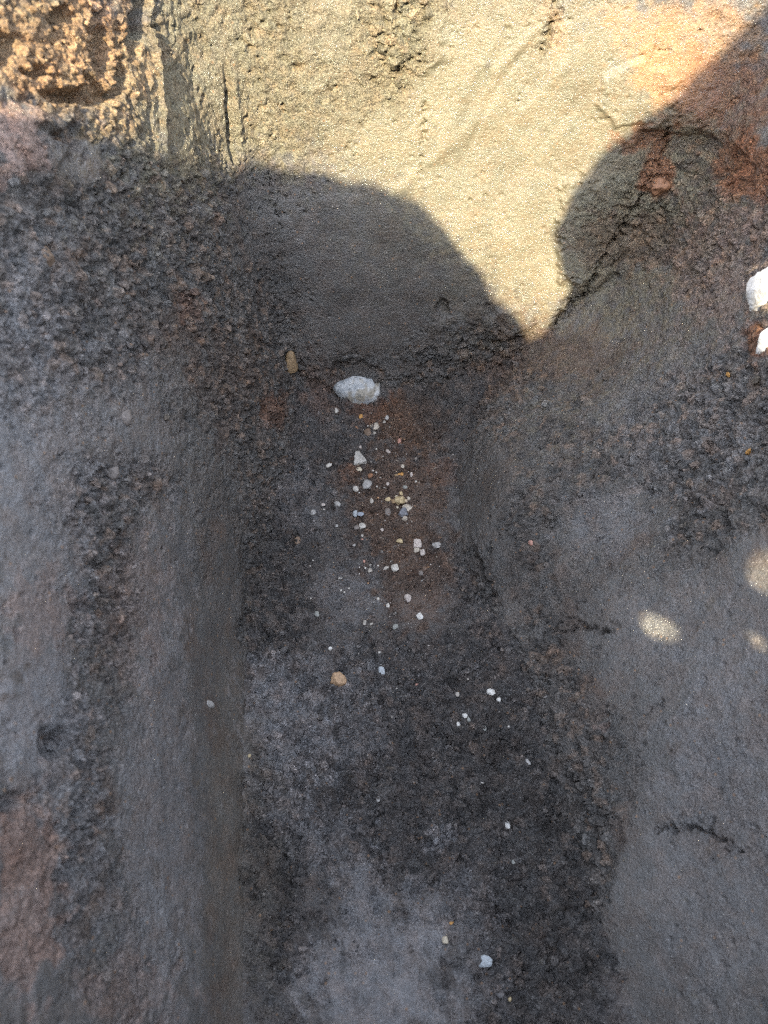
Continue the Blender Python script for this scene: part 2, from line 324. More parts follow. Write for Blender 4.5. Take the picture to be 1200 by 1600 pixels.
 ((0.1762, 0.1161, 0.0252), (0.037, -0.0023, 0.0175), (-0.0153, -0.1208, -0.0016), 'dark', 0.5),
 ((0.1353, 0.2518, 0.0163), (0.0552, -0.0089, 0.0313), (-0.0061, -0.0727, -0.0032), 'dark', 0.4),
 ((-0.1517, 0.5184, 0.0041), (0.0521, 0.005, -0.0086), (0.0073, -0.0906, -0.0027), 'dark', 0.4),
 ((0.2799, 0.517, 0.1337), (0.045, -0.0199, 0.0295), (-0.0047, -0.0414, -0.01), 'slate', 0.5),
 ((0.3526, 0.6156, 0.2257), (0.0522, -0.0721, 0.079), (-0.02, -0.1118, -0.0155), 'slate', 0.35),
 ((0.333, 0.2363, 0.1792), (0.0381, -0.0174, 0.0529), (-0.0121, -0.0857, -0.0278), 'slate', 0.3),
 ((0.2448, 0.2826, 0.0822), (0.0067, -0.0022, 0.0062), (-0.001, -0.0082, -0.0018), 'pink', 0.5),
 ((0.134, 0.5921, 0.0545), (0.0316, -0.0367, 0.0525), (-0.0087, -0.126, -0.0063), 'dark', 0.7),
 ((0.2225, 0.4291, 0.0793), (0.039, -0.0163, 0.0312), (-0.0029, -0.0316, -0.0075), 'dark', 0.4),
 ((-0.1694, 0.1787, 0.0296), (0.0168, 0.0086, -0.0419), (0.0221, -0.1963, -0.0074), 'ochre', 0.12),
 ((-0.2933, 0.7323, 0.5853), (0.0445, 0.1099, -0.0472), (-0.0, -0.0432, -0.0303), 'orange', 0.45),
]
LUMPS = [
 ((0.1968, 0.8901, 0.135), (0.033, -0.0022, 0.0019), (0.0028, -0.0066, -0.0246), 0.008, 0.1),
 ((0.2842, 0.9156, 0.2686), (0.0419, -0.0045, 0.0031), (0.0131, -0.0207, -0.0733), 0.01, 0.1),
 ((-0.3071, 0.6263, 0.5508), (0.012, 0.027, -0.0151), (0.0003, -0.0258, -0.0172), 0.008, 0.15),
 ((0.0305, 0.9727, 0.5067), (0.0457, 0.0001, -0.0), (0.001, -0.005, -0.0395), 0.006, 0.2),
 ((0.088, 0.9004, 0.1511), (0.0117, -0.0003, 0.0002), (0.0007, -0.0037, -0.0142), -0.006, 0.2),
 ((-0.0472, 0.8563, 0.0207), (0.0482, 0.0, -0.0), (0.0005, -0.0374, -0.009), -0.006, 0.2),
 ((0.042, 0.8687, 0.0259), (0.1156, -0.0005, 0.0005), (0.0007, -0.0076, -0.0292), 0.006, 0.25),
 ((-0.2652, 0.1871, 0.2974), (0.0048, 0.0047, -0.0152), (0.002, -0.0142, -0.0044), -0.008, 0.2),
 ((-0.2744, 0.1392, 0.3301), (0.0042, 0.0032, -0.013), (0.0016, -0.0109, -0.0037), -0.008, 0.2),
 ((0.3162, 0.9449, 0.4464), (0.0454, -0.0061, 0.0029), (0.0089, -0.0059, -0.0355), 0.005, 0.1),
 ((0.4105, 0.914, 0.3819), (0.0258, -0.0515, 0.0292), (-0.0, -0.027, -0.0188), -0.006, 0.2),
 ((-0.2779, 0.7381, 0.5457), (0.0096, 0.0239, -0.0115), (0.0, -0.0111, -0.0078), -0.008, 0.15),
 ((-0.2548, 0.8628, 0.5632), (0.0043, 0.0128, -0.005), (0.0002, -0.0335, -0.0227), -0.01, 0.15),
 ((-0.2747, 0.7845, 0.5687), (0.0053, 0.0137, -0.0058), (-0.0, -0.0174, -0.0122), -0.009, 0.15),
 ((-0.3047, 0.693, 0.5892), (0.005, 0.0118, -0.0053), (0.0, -0.0074, -0.0052), -0.008, 0.15),
 ((-0.2933, 0.7587, 0.6039), (0.0047, 0.0122, -0.0048), (-0.0, -0.0067, -0.0047), -0.008, 0.15),
 ((-0.2647, 0.7821, 0.537), (0.0041, 0.0108, -0.005), (-0.0, -0.0158, -0.0111), -0.008, 0.15),
 ((-0.3167, 0.6825, 0.6142), (0.0052, 0.0123, -0.0052), (-0.0, -0.0088, -0.0062), -0.008, 0.2),
 ((-0.2873, 0.7153, 0.5566), (0.0092, 0.0221, -0.0106), (0.0, -0.0079, -0.0055), -0.01, 0.25),
 ((-0.2902, 0.6764, 0.5381), (0.015, 0.0345, -0.0185), (0.0, -0.0059, -0.0041), -0.006, 0.25),
 ((0.4313, 0.889, 0.436), (0.0118, -0.0545, 0.0284), (-0.0053, -0.0488, -0.0207), 0.006, 0.25),
 ((0.073, 0.1848, 0.0), (0.0277, -0.0, 0.0001), (-0.0007, -0.015, 0.0), 0.002, 0.2),
]
CRACKS = [
 ([(0.3527, 0.9224, 0.3325), (0.3109, 0.9057, 0.2442), (0.2979, 0.894, 0.192), (0.2553, 0.8841, 0.1339)], 0.0057, 0.012),
 ([(0.3638, 0.9333, 0.4129), (0.3631, 0.9262, 0.3574), (0.3398, 0.9199, 0.3152)], 0.0042, 0.008),
 ([(0.2266, 0.8825, 0.1161), (0.2004, 0.8817, 0.1038), (0.1454, 0.8863, 0.1062)], 0.0060, 0.01),
 ([(0.1543, 0.8504, 0.0442), (0.1384, 0.7969, 0.012), (0.1038, 0.7203, 0.0093), (0.0928, 0.6355, 0.009)], 0.0049, 0.014),
 ([(0.046, 0.9719, 0.5001), (0.0527, 0.9629, 0.43), (0.0479, 0.9488, 0.335)], 0.0032, 0.005),
 ([(-0.1918, 0.937, 0.4652), (-0.1933, 0.9286, 0.4233), (-0.1943, 0.9177, 0.3712)], 0.0040, 0.007),
 ([(-0.1557, 0.9439, 0.3737), (-0.1527, 0.9358, 0.3242), (-0.1446, 0.9246, 0.2727)], 0.0035, 0.005),
 ([(-0.0248, 0.9593, 0.4076), (-0.0508, 0.9539, 0.3725), (-0.0341, 0.9534, 0.364)], 0.0034, 0.004),
 ([(0.2133, 0.4007, 0.066), (0.237, 0.4055, 0.0879), (0.246, 0.3994, 0.095), (0.254, 0.3858, 0.1004), (0.2663, 0.3866, 0.1125)], 0.0031, 0.01),
 ([(0.237, 0.4055, 0.0879), (0.2354, 0.4237, 0.0897), (0.2479, 0.4304, 0.1019)], 0.0024, 0.006),
 ([(0.1848, 0.3877, 0.0381), (0.2003, 0.4096, 0.0566), (0.2347, 0.4159, 0.0878)], 0.0032, 0.006),
 ([(0.2786, 0.164, 0.101), (0.293, 0.1665, 0.1181), (0.3111, 0.156, 0.1402), (0.3226, 0.139, 0.1546), (0.3312, 0.134, 0.1668)], 0.0031, 0.01),
 ([(0.3111, 0.156, 0.1402), (0.3183, 0.1682, 0.1508)], 0.0025, 0.007),
 ([(0.293, 0.1665, 0.1181), (0.2853, 0.145, 0.1071)], 0.0025, 0.006),
 ([(0.2778, 0.2783, 0.1151), (0.2953, 0.2921, 0.1356)], 0.0027, 0.005),
 ([(0.2399, 0.2913, 0.0783), (0.258, 0.296, 0.0961), (0.2648, 0.2829, 0.102)], 0.0022, 0.005),
 ([(0.2577, 0.9476, 0.4095), (0.2916, 0.9448, 0.4191)], 0.0024, 0.004),
 ([(0.1625, 0.958, 0.4244), (0.1839, 0.9604, 0.4543)], 0.0016, 0.005),
 ([(0.1892, 0.964, 0.4858), (0.193, 0.9667, 0.5091), (0.2013, 0.9694, 0.5348)], 0.0038, 0.008),
 ([(0.3059, 0.9517, 0.4875), (0.3252, 0.9504, 0.4986), (0.3486, 0.9462, 0.4934)], 0.0030, 0.005),
 ([(-0.0477, 0.1289, 0.0), (-0.0413, 0.101, -0.0), (-0.0282, 0.0654, 0.0)], 0.0021, 0.006),
 ([(0.1457, 0.0883, 0.0058), (0.1408, 0.0048, 0.0008)], 0.0026, 0.006),
 ([(-0.264, 0.319, 0.277), (-0.2548, 0.2714, 0.2541), (-0.2408, 0.2363, 0.2162)], 0.0041, 0.006),
 ([(-0.1827, 0.8077, 0.1766), (-0.1592, 0.8673, 0.1037), (-0.1348, 0.8656, 0.0434)], 0.0060, 0.008),
 ([(0.1203, 0.5468, 0.0259), (0.1389, 0.4936, 0.021), (0.1232, 0.4517, 0.018)], 0.0069, 0.014),
 ([(0.1865, 0.7249, 0.0923), (0.1668, 0.6252, 0.099), (0.1662, 0.5648, 0.0934)], 0.0026, 0.004),
 ([(0.1356, 0.4508, 0.0197), (0.1631, 0.4002, 0.03), (0.1826, 0.3572, 0.03)], 0.0041, 0.006),
 ([(0.2776, 0.0855, 0.0896), (0.2728, 0.0598, 0.0771)], 0.0018, 0.004),
 ([(0.3201, 0.5303, 0.1698), (0.3327, 0.5382, 0.1853)], 0.0031, 0.005),
 ([(0.2942, 0.5804, 0.1695), (0.3083, 0.5866, 0.181)], 0.0032, 0.005),
 ([(0.3653, 0.5552, 0.237), (0.3707, 0.5235, 0.2411)], 0.0036, 0.008),
 ([(0.3657, 0.4573, 0.2469), (0.3572, 0.4327, 0.2341)], 0.0027, 0.007),
 ([(0.3373, 0.4739, 0.1976), (0.3509, 0.4905, 0.2122)], 0.0029, 0.006),
 ([(-0.3061, 0.6712, 0.5778), (-0.2961, 0.6654, 0.5469), (-0.2842, 0.6756, 0.5202)], 0.0041, 0.01),
 ([(0.3934, 0.5744, 0.3022), (0.3808, 0.541, 0.2652), (0.3884, 0.4768, 0.2891)], 0.0036, 0.008),
 ([(0.393, 0.8625, 0.3243), (0.3927, 0.8102, 0.3133)], 0.0033, 0.006),
 ([(-0.0075, 0.9748, 0.5262), (-0.0315, 0.9665, 0.4665)], 0.0031, 0.003),
 ([(-0.0676, 0.9633, 0.453), (-0.0607, 0.9609, 0.4309)], 0.0049, 0.006),
]
SMEARS = [
 ([(-0.2471, 0.8974, 0.568), (-0.2409, 0.7906, 0.4628)], 0.0035, 0.007),
 ([(-0.2518, 0.8324, 0.533), (-0.2472, 0.773, 0.4725)], 0.0027, -0.006),
 ([(-0.2534, 0.8835, 0.5731), (-0.2496, 0.8441, 0.5342)], 0.0041, -0.007),
 ([(-0.1816, 0.9451, 0.4761), (-0.1838, 0.9301, 0.3728)], 0.0042, 0.006),
 ([(-0.189, 0.9422, 0.4846), (-0.1939, 0.9191, 0.3747)], 0.0033, -0.008),
 ([(0.1494, 0.9721, 0.5272), (0.1108, 0.9653, 0.4596), (0.0761, 0.9556, 0.3759)], 0.0079, 0.0014),
 ([(0.1753, 0.9672, 0.502), (0.1367, 0.9614, 0.4385), (0.1033, 0.9516, 0.3517)], 0.0040, -0.0014),
 ([(0.2364, 0.9613, 0.4975), (0.1655, 0.9549, 0.4016)], 0.0066, 0.0012),
 ([(-0.1758, 0.9212, 0.3048), (-0.1562, 0.8867, 0.1441)], 0.0117, -0.003),
 ([(-0.2459, 0.4944, 0.2552), (-0.1861, 0.0042, 0.1075)], 0.0102, 0.002),
 ([(-0.2283, 0.5667, 0.2234), (-0.1711, 0.0044, 0.0709)], 0.0059, -0.002),
 ([(-0.1849, 0.4995, 0.0368), (-0.1323, 0.0048, 0.0058)], 0.0038, -0.003),
 ([(-0.0352, 0.9437, 0.3194), (-0.0409, 0.8795, 0.0722)], 0.0307, 0.002),
 ([(-0.0915, 0.9681, 0.5017), (-0.0854, 0.9507, 0.3611)], 0.0068, 0.003),
 ([(-0.2184, 0.9236, 0.52), (-0.2161, 0.8717, 0.4219)], 0.0062, -0.003),
 ([(-0.1117, 0.9698, 0.5281), (-0.1095, 0.9514, 0.3782)], 0.0042, -0.003),
 ([(0.131, 0.9588, 0.416), (0.0176, 0.9446, 0.3188)], 0.0088, 0.002),
 ([(0.2659, 0.9539, 0.4648), (0.1429, 0.9355, 0.2956)], 0.0062, -0.0015),
 ([(0.1936, 0.9692, 0.5283), (0.1414, 0.9648, 0.4672)], 0.0055, 0.002),
 ([(0.3855, 0.9338, 0.4441), (0.2993, 0.9393, 0.3848)], 0.0075, 0.0015),
 ([(-0.1472, 0.9578, 0.4777), (-0.1516, 0.9449, 0.3731)], 0.0042, 0.003),
]
CASTER_Y = -0.74
CREST = [(-0.6467, 1.7594), (-0.6428, 1.7613), (-0.6245, 1.7677), (-0.6035, 1.7811), (-0.5653, 1.8088), (-0.5019, 1.7999), (-0.4332, 1.7841), (-0.371, 1.7645), (-0.3136, 1.7179), (-0.2653, 1.6521), (-0.2193, 1.5879), (-0.1762, 1.5387), (-0.1575, 1.5068), (-0.1393, 1.5107), (-0.1154, 1.5694), (-0.1106, 1.6051), (-0.1433, 1.6623), (-0.1518, 1.7004), (-0.1433, 1.7469), (-0.1268, 1.7956), (-0.1013, 1.831), (-0.0663, 1.8681), (-0.0374, 1.9029), (-0.0052, 1.9427), (0.0181, 1.9706), (0.0361, 1.9911)]
GAPS = [[(0.0738, 1.6124), (0.0843, 1.6219), (0.0989, 1.6072), (0.1039, 1.551), (0.089, 1.5498), (0.077, 1.5778)], [(0.0865, 1.5293), (0.0921, 1.5373), (0.1045, 1.5322), (0.1076, 1.4985), (0.0956, 1.4989), (0.0881, 1.5114)], [(0.0273, 1.1098), (0.034, 1.1178), (0.0474, 1.118), (0.0609, 1.1146), (0.0607, 1.1016), (0.0518, 1.0924), (0.0367, 1.0899), (0.0291, 1.0974)], [(0.1045, 1.227), (0.109, 1.2418), (0.1205, 1.2533), (0.1289, 1.2449), (0.1317, 1.2109), (0.1209, 1.1979), (0.1124, 1.1994), (0.1053, 1.2065)], [(0.1094, 1.1423), (0.1139, 1.1485), (0.1219, 1.1445), (0.1218, 1.1367), (0.1161, 1.1337)]]  # openings in the added caster that let the sun flecks through
STONES = [   # x, y, z, width, height (m), colour, form, label, group
 (-0.0375, 0.8172, 0.0034, 0.0062, 0.0083, 'orange', 'chip', 'small bright orange chip just under the big white stone', 'pebbles scattered on the trench floor'),
 (0.0042, 0.8183, 0.0037, 0.0073, 0.0094, 'grey', 'chip', 'grey white upright chip right of the bright orange chip', 'pebbles scattered on the trench floor'),
 (0.0000, 0.8102, 0.0019, 0.0052, 0.0052, 'pale', 'round', 'little pale crumb touching the grey white upright chip', 'pebbles scattered on the trench floor'),
 (-0.0783, 0.8307, 0.0085, 0.0073, 0.0084, 'white', 'round', 'white grain at the lower left foot of the big white stone', 'pebbles scattered on the trench floor'),
 (-0.0145, 0.7976, 0.0006, 0.0145, 0.0124, 'beige', 'chip', 'pale beige blunt pebble beside a dull brown one below the big white stone', 'pebbles scattered on the trench floor'),
 (-0.0257, 0.7897, 0.0002, 0.0134, 0.0134, 'brown', 'round', 'dull brown pebble touching the pale beige blunt pebble', 'pebbles scattered on the trench floor'),
 (-0.0154, 0.7844, 0.0001, 0.0051, 0.0051, 'pale', 'round', 'tiny pale grain under the pale beige blunt pebble', 'pebbles scattered on the trench floor'),
 (-0.0445, 0.8002, 0.0007, 0.0072, 0.0052, 'rust', 'round', 'small rusty brown pebble left of the dull brown pebble', 'pebbles scattered on the trench floor'),
 (0.0245, 0.7750, 0.0001, 0.0061, 0.0102, 'pink', 'chip', 'salmon pink upright chip above the rust coloured grain', 'pebbles scattered on the trench floor'),
 (0.0285, 0.7642, 0.0001, 0.0041, 0.0041, 'rust', 'round', 'rust coloured grain under the salmon pink chip', 'pebbles scattered on the trench floor'),
 (-0.0371, 0.7329, 0.0000, 0.0210, 0.0230, 'lightgrey', 'tri', 'large light grey triangular stone with a pointed top', 'pebbles scattered on the trench floor'),
 (-0.0387, 0.7138, 0.0000, 0.0089, 0.0079, 'cream', 'round', 'pale cream pebble just below the large triangular grey stone', 'pebbles scattered on the trench floor'),
 (0.0071, 0.7485, 0.0000, 0.0091, 0.0061, 'pinkwhite', 'round', 'pinkish white oval pebble right of the large triangular stone', 'pebbles scattered on the trench floor'),
 (-0.0855, 0.7188, 0.0000, 0.0099, 0.0060, 'white', 'long', 'white elongated tilted chip alone on the left of the stony strip', 'pebbles scattered on the trench floor'),
 (0.0289, 0.7199, 0.0002, 0.0060, 0.0070, 'beige', 'round', 'small greyish beige grain above the row of orange crumbs', 'pebbles scattered on the trench floor'),
 (0.0424, 0.7016, 0.0010, 0.0049, 0.0079, 'pinkwhite', 'chip', 'narrow pinkish upright chip right of the row of orange crumbs', 'pebbles scattered on the trench floor'),
 (-0.0207, 0.6975, 0.0000, 0.0079, 0.0079, 'rust', 'round', 'orange brown pebble just above the faceted grey stone', 'pebbles scattered on the trench floor'),
 (-0.0168, 0.7075, 0.0000, 0.0040, 0.0030, 'white', 'round', 'tiny pale grit grain lying loose on the dark trench floor', 'tiny pale grains of grit on the trench floor'),
 (-0.0119, 0.7062, 0.0000, 0.0030, 0.0030, 'white', 'round', 'tiny pale grit grain lying loose on the dark trench floor', 'tiny pale grains of grit on the trench floor'),
 (-0.0254, 0.6827, 0.0000, 0.0147, 0.0156, 'grey', 'chip', 'faceted bluish grey stone under the orange brown pebble', 'pebbles scattered on the trench floor'),
 (-0.0428, 0.6741, 0.0000, 0.0088, 0.0088, 'white', 'chip', 'white angular chip at the lower left of the faceted grey stone', 'pebbles scattered on the trench floor'),
 (0.0187, 0.6998, 0.0002, 0.0069, 0.0039, 'ochre', 'round', 'left crumb of the row of three orange crumbs', 'pebbles scattered on the trench floor'),
 (0.0237, 0.7010, 0.0003, 0.0049, 0.0049, 'orange', 'round', 'middle crumb of the row of three orange crumbs', 'pebbles scattered on the trench floor'),
 (0.0276, 0.7022, 0.0004, 0.0049, 0.0059, 'orange', 'round', 'right crumb of the row of three orange crumbs', 'pebbles scattered on the trench floor'),
 (0.0059, 0.6826, 0.0001, 0.0049, 0.0059, 'pinkwhite', 'round', 'small pink grain right of the faceted grey stone', 'pebbles scattered on the trench floor'),
 (0.0019, 0.6777, 0.0000, 0.0049, 0.0029, 'white', 'round', 'tiny pale grit grain lying loose on the dark trench floor', 'tiny pale grains of grit on the trench floor'),
 (-0.0107, 0.6826, 0.0000, 0.0029, 0.0029, 'white', 'round', 'tiny pale grit grain lying loose on the dark trench floor', 'tiny pale grains of grit on the trench floor'),
 (-0.0378, 0.6693, 0.0000, 0.0029, 0.0029, 'white', 'round', 'tiny pale grit grain lying loose on the dark trench floor', 'tiny pale grains of grit on the trench floor'),
 (0.0321, 0.6748, 0.0007, 0.0078, 0.0049, 'greygreen', 'chip', 'flat greenish grey chip above the yellow stone cluster', 'pebbles scattered on the trench floor'),
 (0.0489, 0.6860, 0.0020, 0.0039, 0.0039, 'white', 'round', 'tiny pale grit grain lying loose on the dark trench floor', 'tiny pale grains of grit on the trench floor'),
 (0.0261, 0.6642, 0.0003, 0.0058, 0.0058, 'yellow', 'round', 'small yellow grain topmost of the yellow stone cluster', 'pebbles scattered on the trench floor'),
 (0.0184, 0.6607, 0.0002, 0.0048, 0.0039, 'cream', 'round', 'cream grain at the upper left of the yellow stone cluster', 'pebbles scattered on the trench floor'),
 (0.0058, 0.6537, 0.0000, 0.0087, 0.0067, 'yellow', 'chip', 'yellow pebble standing apart left of the yellow stone cluster', 'pebbles scattered on the trench floor'),
 (0.0240, 0.6511, 0.0002, 0.0163, 0.0144, 'yellow', 'clump', 'large yellow knobbly stone in the middle of the yellow cluster', 'pebbles scattered on the trench floor'),
 (0.0144, 0.6501, 0.0001, 0.0067, 0.0058, 'ochre', 'round', 'ochre crumb against the left side of the large yellow stone', 'pebbles scattered on the trench floor'),
 (0.0327, 0.6533, 0.0005, 0.0058, 0.0058, 'pinkyellow', 'round', 'sandy crumb against the right side of the large yellow stone', 'pebbles scattered on the trench floor'),
 (0.0376, 0.6556, 0.0007, 0.0058, 0.0058, 'beige', 'round', 'beige grain at the right end of the yellow cluster', 'pebbles scattered on the trench floor'),
 (0.0343, 0.6379, 0.0007, 0.0143, 0.0105, 'beige', 'chip', 'pale beige oblong stone leaning on the dark grey stone', 'pebbles scattered on the trench floor'),
 (0.0285, 0.6286, 0.0006, 0.0142, 0.0123, 'darkgrey', 'clump', 'dark bluish grey stone under the pale beige oblong stone', 'pebbles scattered on the trench floor'),
 (0.0057, 0.6313, 0.0001, 0.0086, 0.0124, 'greybrown', 'chip', 'dull grey upright stone left of the dark bluish grey stone', 'pebbles scattered on the trench floor'),
 (0.0302, 0.6182, 0.0007, 0.0085, 0.0076, 'beige', 'clump', 'knobbly beige pebble below the dark bluish grey stone', 'pebbles scattered on the trench floor'),
 (0.0201, 0.6405, 0.0002, 0.0038, 0.0038, 'cream', 'round', 'tiny pale grit grain lying loose on the dark trench floor', 'tiny pale grains of grit on the trench floor'),
 (-0.0183, 0.6513, 0.0000, 0.0058, 0.0077, 'pale', 'chip', 'greyish white upright grain halfway between faceted stone and yellow pebble', 'pebbles scattered on the trench floor'),
 (-0.0699, 0.6442, 0.0000, 0.0096, 0.0086, 'grey', 'chip', 'pale grey angular pebble on the dark ground left of the stony strip', 'pebbles scattered on the trench floor'),
 (-0.0911, 0.6465, 0.0000, 0.0058, 0.0048, 'pinkwhite', 'round', 'small pinkish grain left of the pale grey angular pebble', 'pebbles scattered on the trench floor'),
 (-0.0897, 0.6372, 0.0000, 0.0038, 0.0029, 'white', 'round', 'tiny pale grit grain lying loose on the dark trench floor', 'tiny pale grains of grit on the trench floor'),
 (-0.1055, 0.6300, 0.0002, 0.0086, 0.0086, 'grey', 'chip', 'leftmost pale grey pebble at the edge of the stony strip', 'pebbles scattered on the trench floor'),
 (-0.0427, 0.6279, 0.0000, 0.0076, 0.0104, 'bluewhite', 'chip', 'bluish white upright chip, left one of a touching pair', 'pebbles scattered on the trench floor'),
 (-0.0351, 0.6256, 0.0000, 0.0104, 0.0076, 'bluegrey', 'chip', 'blue grey chip, right one of a touching pair', 'pebbles scattered on the trench floor'),
 (-0.0319, 0.6072, 0.0000, 0.0103, 0.0094, 'white', 'chip', 'white angular pebble below the blue grey pair', 'pebbles scattered on the trench floor'),
 (-0.0403, 0.6039, 0.0000, 0.0084, 0.0084, 'greybrown', 'round', 'dull grey brown pebble touching the white angular pebble', 'pebbles scattered on the trench floor'),
 (-0.0695, 0.6073, 0.0000, 0.0047, 0.0047, 'grey', 'round', 'small grey grain below the pale grey angular pebble on the left', 'pebbles scattered on the trench floor'),
 (-0.0028, 0.5993, 0.0000, 0.0047, 0.0047, 'pinkwhite', 'round', 'small pinkish white grain alone in the middle of the strip', 'pebbles scattered on the trench floor'),
 (0.0222, 0.5769, 0.0004, 0.0092, 0.0074, 'yellow', 'round', 'smooth cream yellow pebble left of the square whitish stone', 'pebbles scattered on the trench floor'),
 (0.0479, 0.5735, 0.0023, 0.0120, 0.0129, 'pinkwhite', 'square', 'square pinkish white stone at the right of the strip', 'pebbles scattered on the trench floor'),
 (0.0750, 0.5672, 0.0071, 0.0119, 0.0082, 'grey', 'chip', 'greyish white flat stone close to the right trench wall', 'pebbles scattered on the trench floor'),
 (-0.0316, 0.5882, 0.0000, 0.0037, 0.0046, 'white', 'round', 'tiny pale grit grain lying loose on the dark trench floor', 'tiny pale grains of grit on the trench floor'),
 (-0.0315, 0.5826, 0.0000, 0.0037, 0.0028, 'pink', 'round', 'tiny pink grain in the middle of the strip', 'pebbles scattered on the trench floor'),
 (-0.0433, 0.5728, 0.0000, 0.0046, 0.0046, 'grey', 'round', 'small dull grey grain left of the tiny pink grain', 'pebbles scattered on the trench floor'),
 (0.0466, 0.5604, 0.0024, 0.0082, 0.0073, 'beige', 'round', 'beige round pebble under the square whitish stone', 'pebbles scattered on the trench floor'),
 (0.0547, 0.5555, 0.0035, 0.0073, 0.0109, 'pinkwhite', 'chip', 'pinkish white upright stone touching the beige round pebble', 'pebbles scattered on the trench floor'),
 (0.0154, 0.5342, 0.0001, 0.0108, 0.0117, 'white', 'chip', 'bright white blocky stone with a flat grey one at its left', 'pebbles scattered on the trench floor'),
 (0.0027, 0.5353, 0.0000, 0.0099, 0.0054, 'pale', 'long', 'flat elongated grey stone left of the bright white blocky stone', 'pebbles scattered on the trench floor'),
 (-0.0198, 0.5311, 0.0000, 0.0063, 0.0072, 'pale', 'round', 'pale rounded grain left of the flat elongated stone', 'pebbles scattered on the trench floor'),
 (-0.0262, 0.5364, 0.0000, 0.0036, 0.0036, 'white', 'round', 'tiny pale grit grain lying loose on the dark trench floor', 'tiny pale grains of grit on the trench floor'),
 (-0.0353, 0.5385, 0.0000, 0.0027, 0.0027, 'white', 'round', 'tiny pale grit grain lying loose on the dark trench floor', 'tiny pale grains of grit on the trench floor'),
 (-0.0082, 0.5395, 0.0000, 0.0027, 0.0027, 'white', 'round', 'tiny pale grit grain lying loose on the dark trench floor', 'tiny pale grains of grit on the trench floor'),
 (-0.0351, 0.5280, 0.0000, 0.0027, 0.0027, 'white', 'round', 'tiny pale grit grain lying loose on the dark trench floor', 'tiny pale grains of grit on the trench floor'),
 (-0.0282, 0.5469, 0.0000, 0.0036, 0.0045, 'pink', 'round', 'small pink grain upper left of the pale rounded grain', 'pebbles scattered on the trench floor'),
 (-0.0610, 0.5207, 0.0000, 0.0063, 0.0045, 'white', 'tri', 'small white wedge shaped chip on the left of the floor', 'pebbles scattered on the trench floor'),
 (-0.0594, 0.4993, 0.0000, 0.0035, 0.0035, 'white', 'round', 'tiny pale grit grain lying loose on the dark trench floor', 'tiny pale grains of grit on the trench floor'),
 (-0.0548, 0.4963, 0.0000, 0.0027, 0.0027, 'white', 'round', 'tiny pale grit grain lying loose on the dark trench floor', 'tiny pale grains of grit on the trench floor'),
 (-0.1051, 0.5395, 0.0001, 0.0027, 0.0027, 'white', 'round', 'tiny pale grit grain lying loose on the dark trench floor', 'tiny pale grains of grit on the trench floor'),
 (-0.1010, 0.5480, 0.0000, 0.0027, 0.0027, 'white', 'round', 'tiny pale grit grain lying loose on the dark trench floor', 'tiny pale grains of grit on the trench floor'),
 (-0.1012, 0.4883, 0.0000, 0.0026, 0.0026, 'white', 'round', 'tiny pale grit grain lying loose on the dark trench floor', 'tiny pale grains of grit on the trench floor'),
 (-0.0488, 0.5024, 0.0000, 0.0027, 0.0027, 'white', 'round', 'tiny pale grit grain lying loose on the dark trench floor', 'tiny pale grains of grit on the trench floor'),
 (0.0325, 0.4853, 0.0001, 0.0097, 0.0114, 'pinkwhite', 'chip', 'pinkish white upright blocky stone alone below the brown patch', 'pebbles scattered on the trench floor'),
 (-0.0079, 0.4853, 0.0000, 0.0044, 0.0044, 'white', 'round', 'round white grain left of the blocky pinkish stone', 'pebbles scattered on the trench floor'),
 (0.0052, 0.4745, 0.0000, 0.0052, 0.0070, 'white', 'round', 'small bright white oval pebble lower left of the blocky pinkish stone', 'pebbles scattered on the trench floor'),
 (0.0484, 0.4568, 0.0004, 0.0095, 0.0095, 'brightwhite', 'chip', 'brightest white chip on the right of the floor', 'pebbles scattered on the trench floor'),
 (-0.0258, 0.4494, 0.0000, 0.0052, 0.0069, 'pale', 'round', 'pale oval grain, left of a close pair in mid floor', 'pebbles scattered on the trench floor'),
 (-0.0172, 0.4465, 0.0000, 0.0052, 0.0034, 'pale', 'long', 'pale flat grain, right of a close pair in mid floor', 'pebbles scattered on the trench floor'),
 (0.0154, 0.4418, 0.0000, 0.0077, 0.0077, 'greygreen', 'clump', 'grey knobbly crumb lower left of the brightest white chip', 'pebbles scattered on the trench floor'),
 (-0.0911, 0.4628, 0.0000, 0.0069, 0.0078, 'greygreen', 'long', 'dull grey green tilted pebble at the left of the floor', 'pebbles scattered on the trench floor'),
 (-0.0707, 0.4112, 0.0000, 0.0059, 0.0051, 'brightwhite', 'round', 'bright white round grain above the big tan stone', 'pebbles scattered on the trench floor'),
 (-0.0059, 0.4049, 0.0000, 0.0034, 0.0034, 'white', 'round', 'tiny pale grit grain lying loose on the dark trench floor', 'tiny pale grains of grit on the trench floor'),
 (-0.0033, 0.3799, 0.0000, 0.0083, 0.0107, 'bluewhite', 'square', 'pale blue grey squarish stone right of the big tan stone', 'pebbles scattered on the trench floor'),
 (-0.0583, 0.3695, -0.0000, 0.0197, 0.0172, 'tan', 'tan', 'big tan orange stone, the largest loose one on the floor', 'pebbles scattered on the trench floor'),
 (0.0521, 0.5263, 0.0012, 0.0072, 0.0072, 'greybrown', 'round', 'dull brown grey pebble right of the bright white blocky stone', 'pebbles scattered on the trench floor'),
 (0.0417, 0.3634, 0.0001, 0.0049, 0.0033, 'pink', 'long', 'small flat pink chip low on the right of the floor', 'pebbles scattered on the trench floor'),
 (-0.0259, 0.8028, 0.0009, 0.0031, 0.0031, 'white', 'round', 'tiny pale grit grain lying loose on the dark trench floor', 'tiny pale grains of grit on the trench floor'),
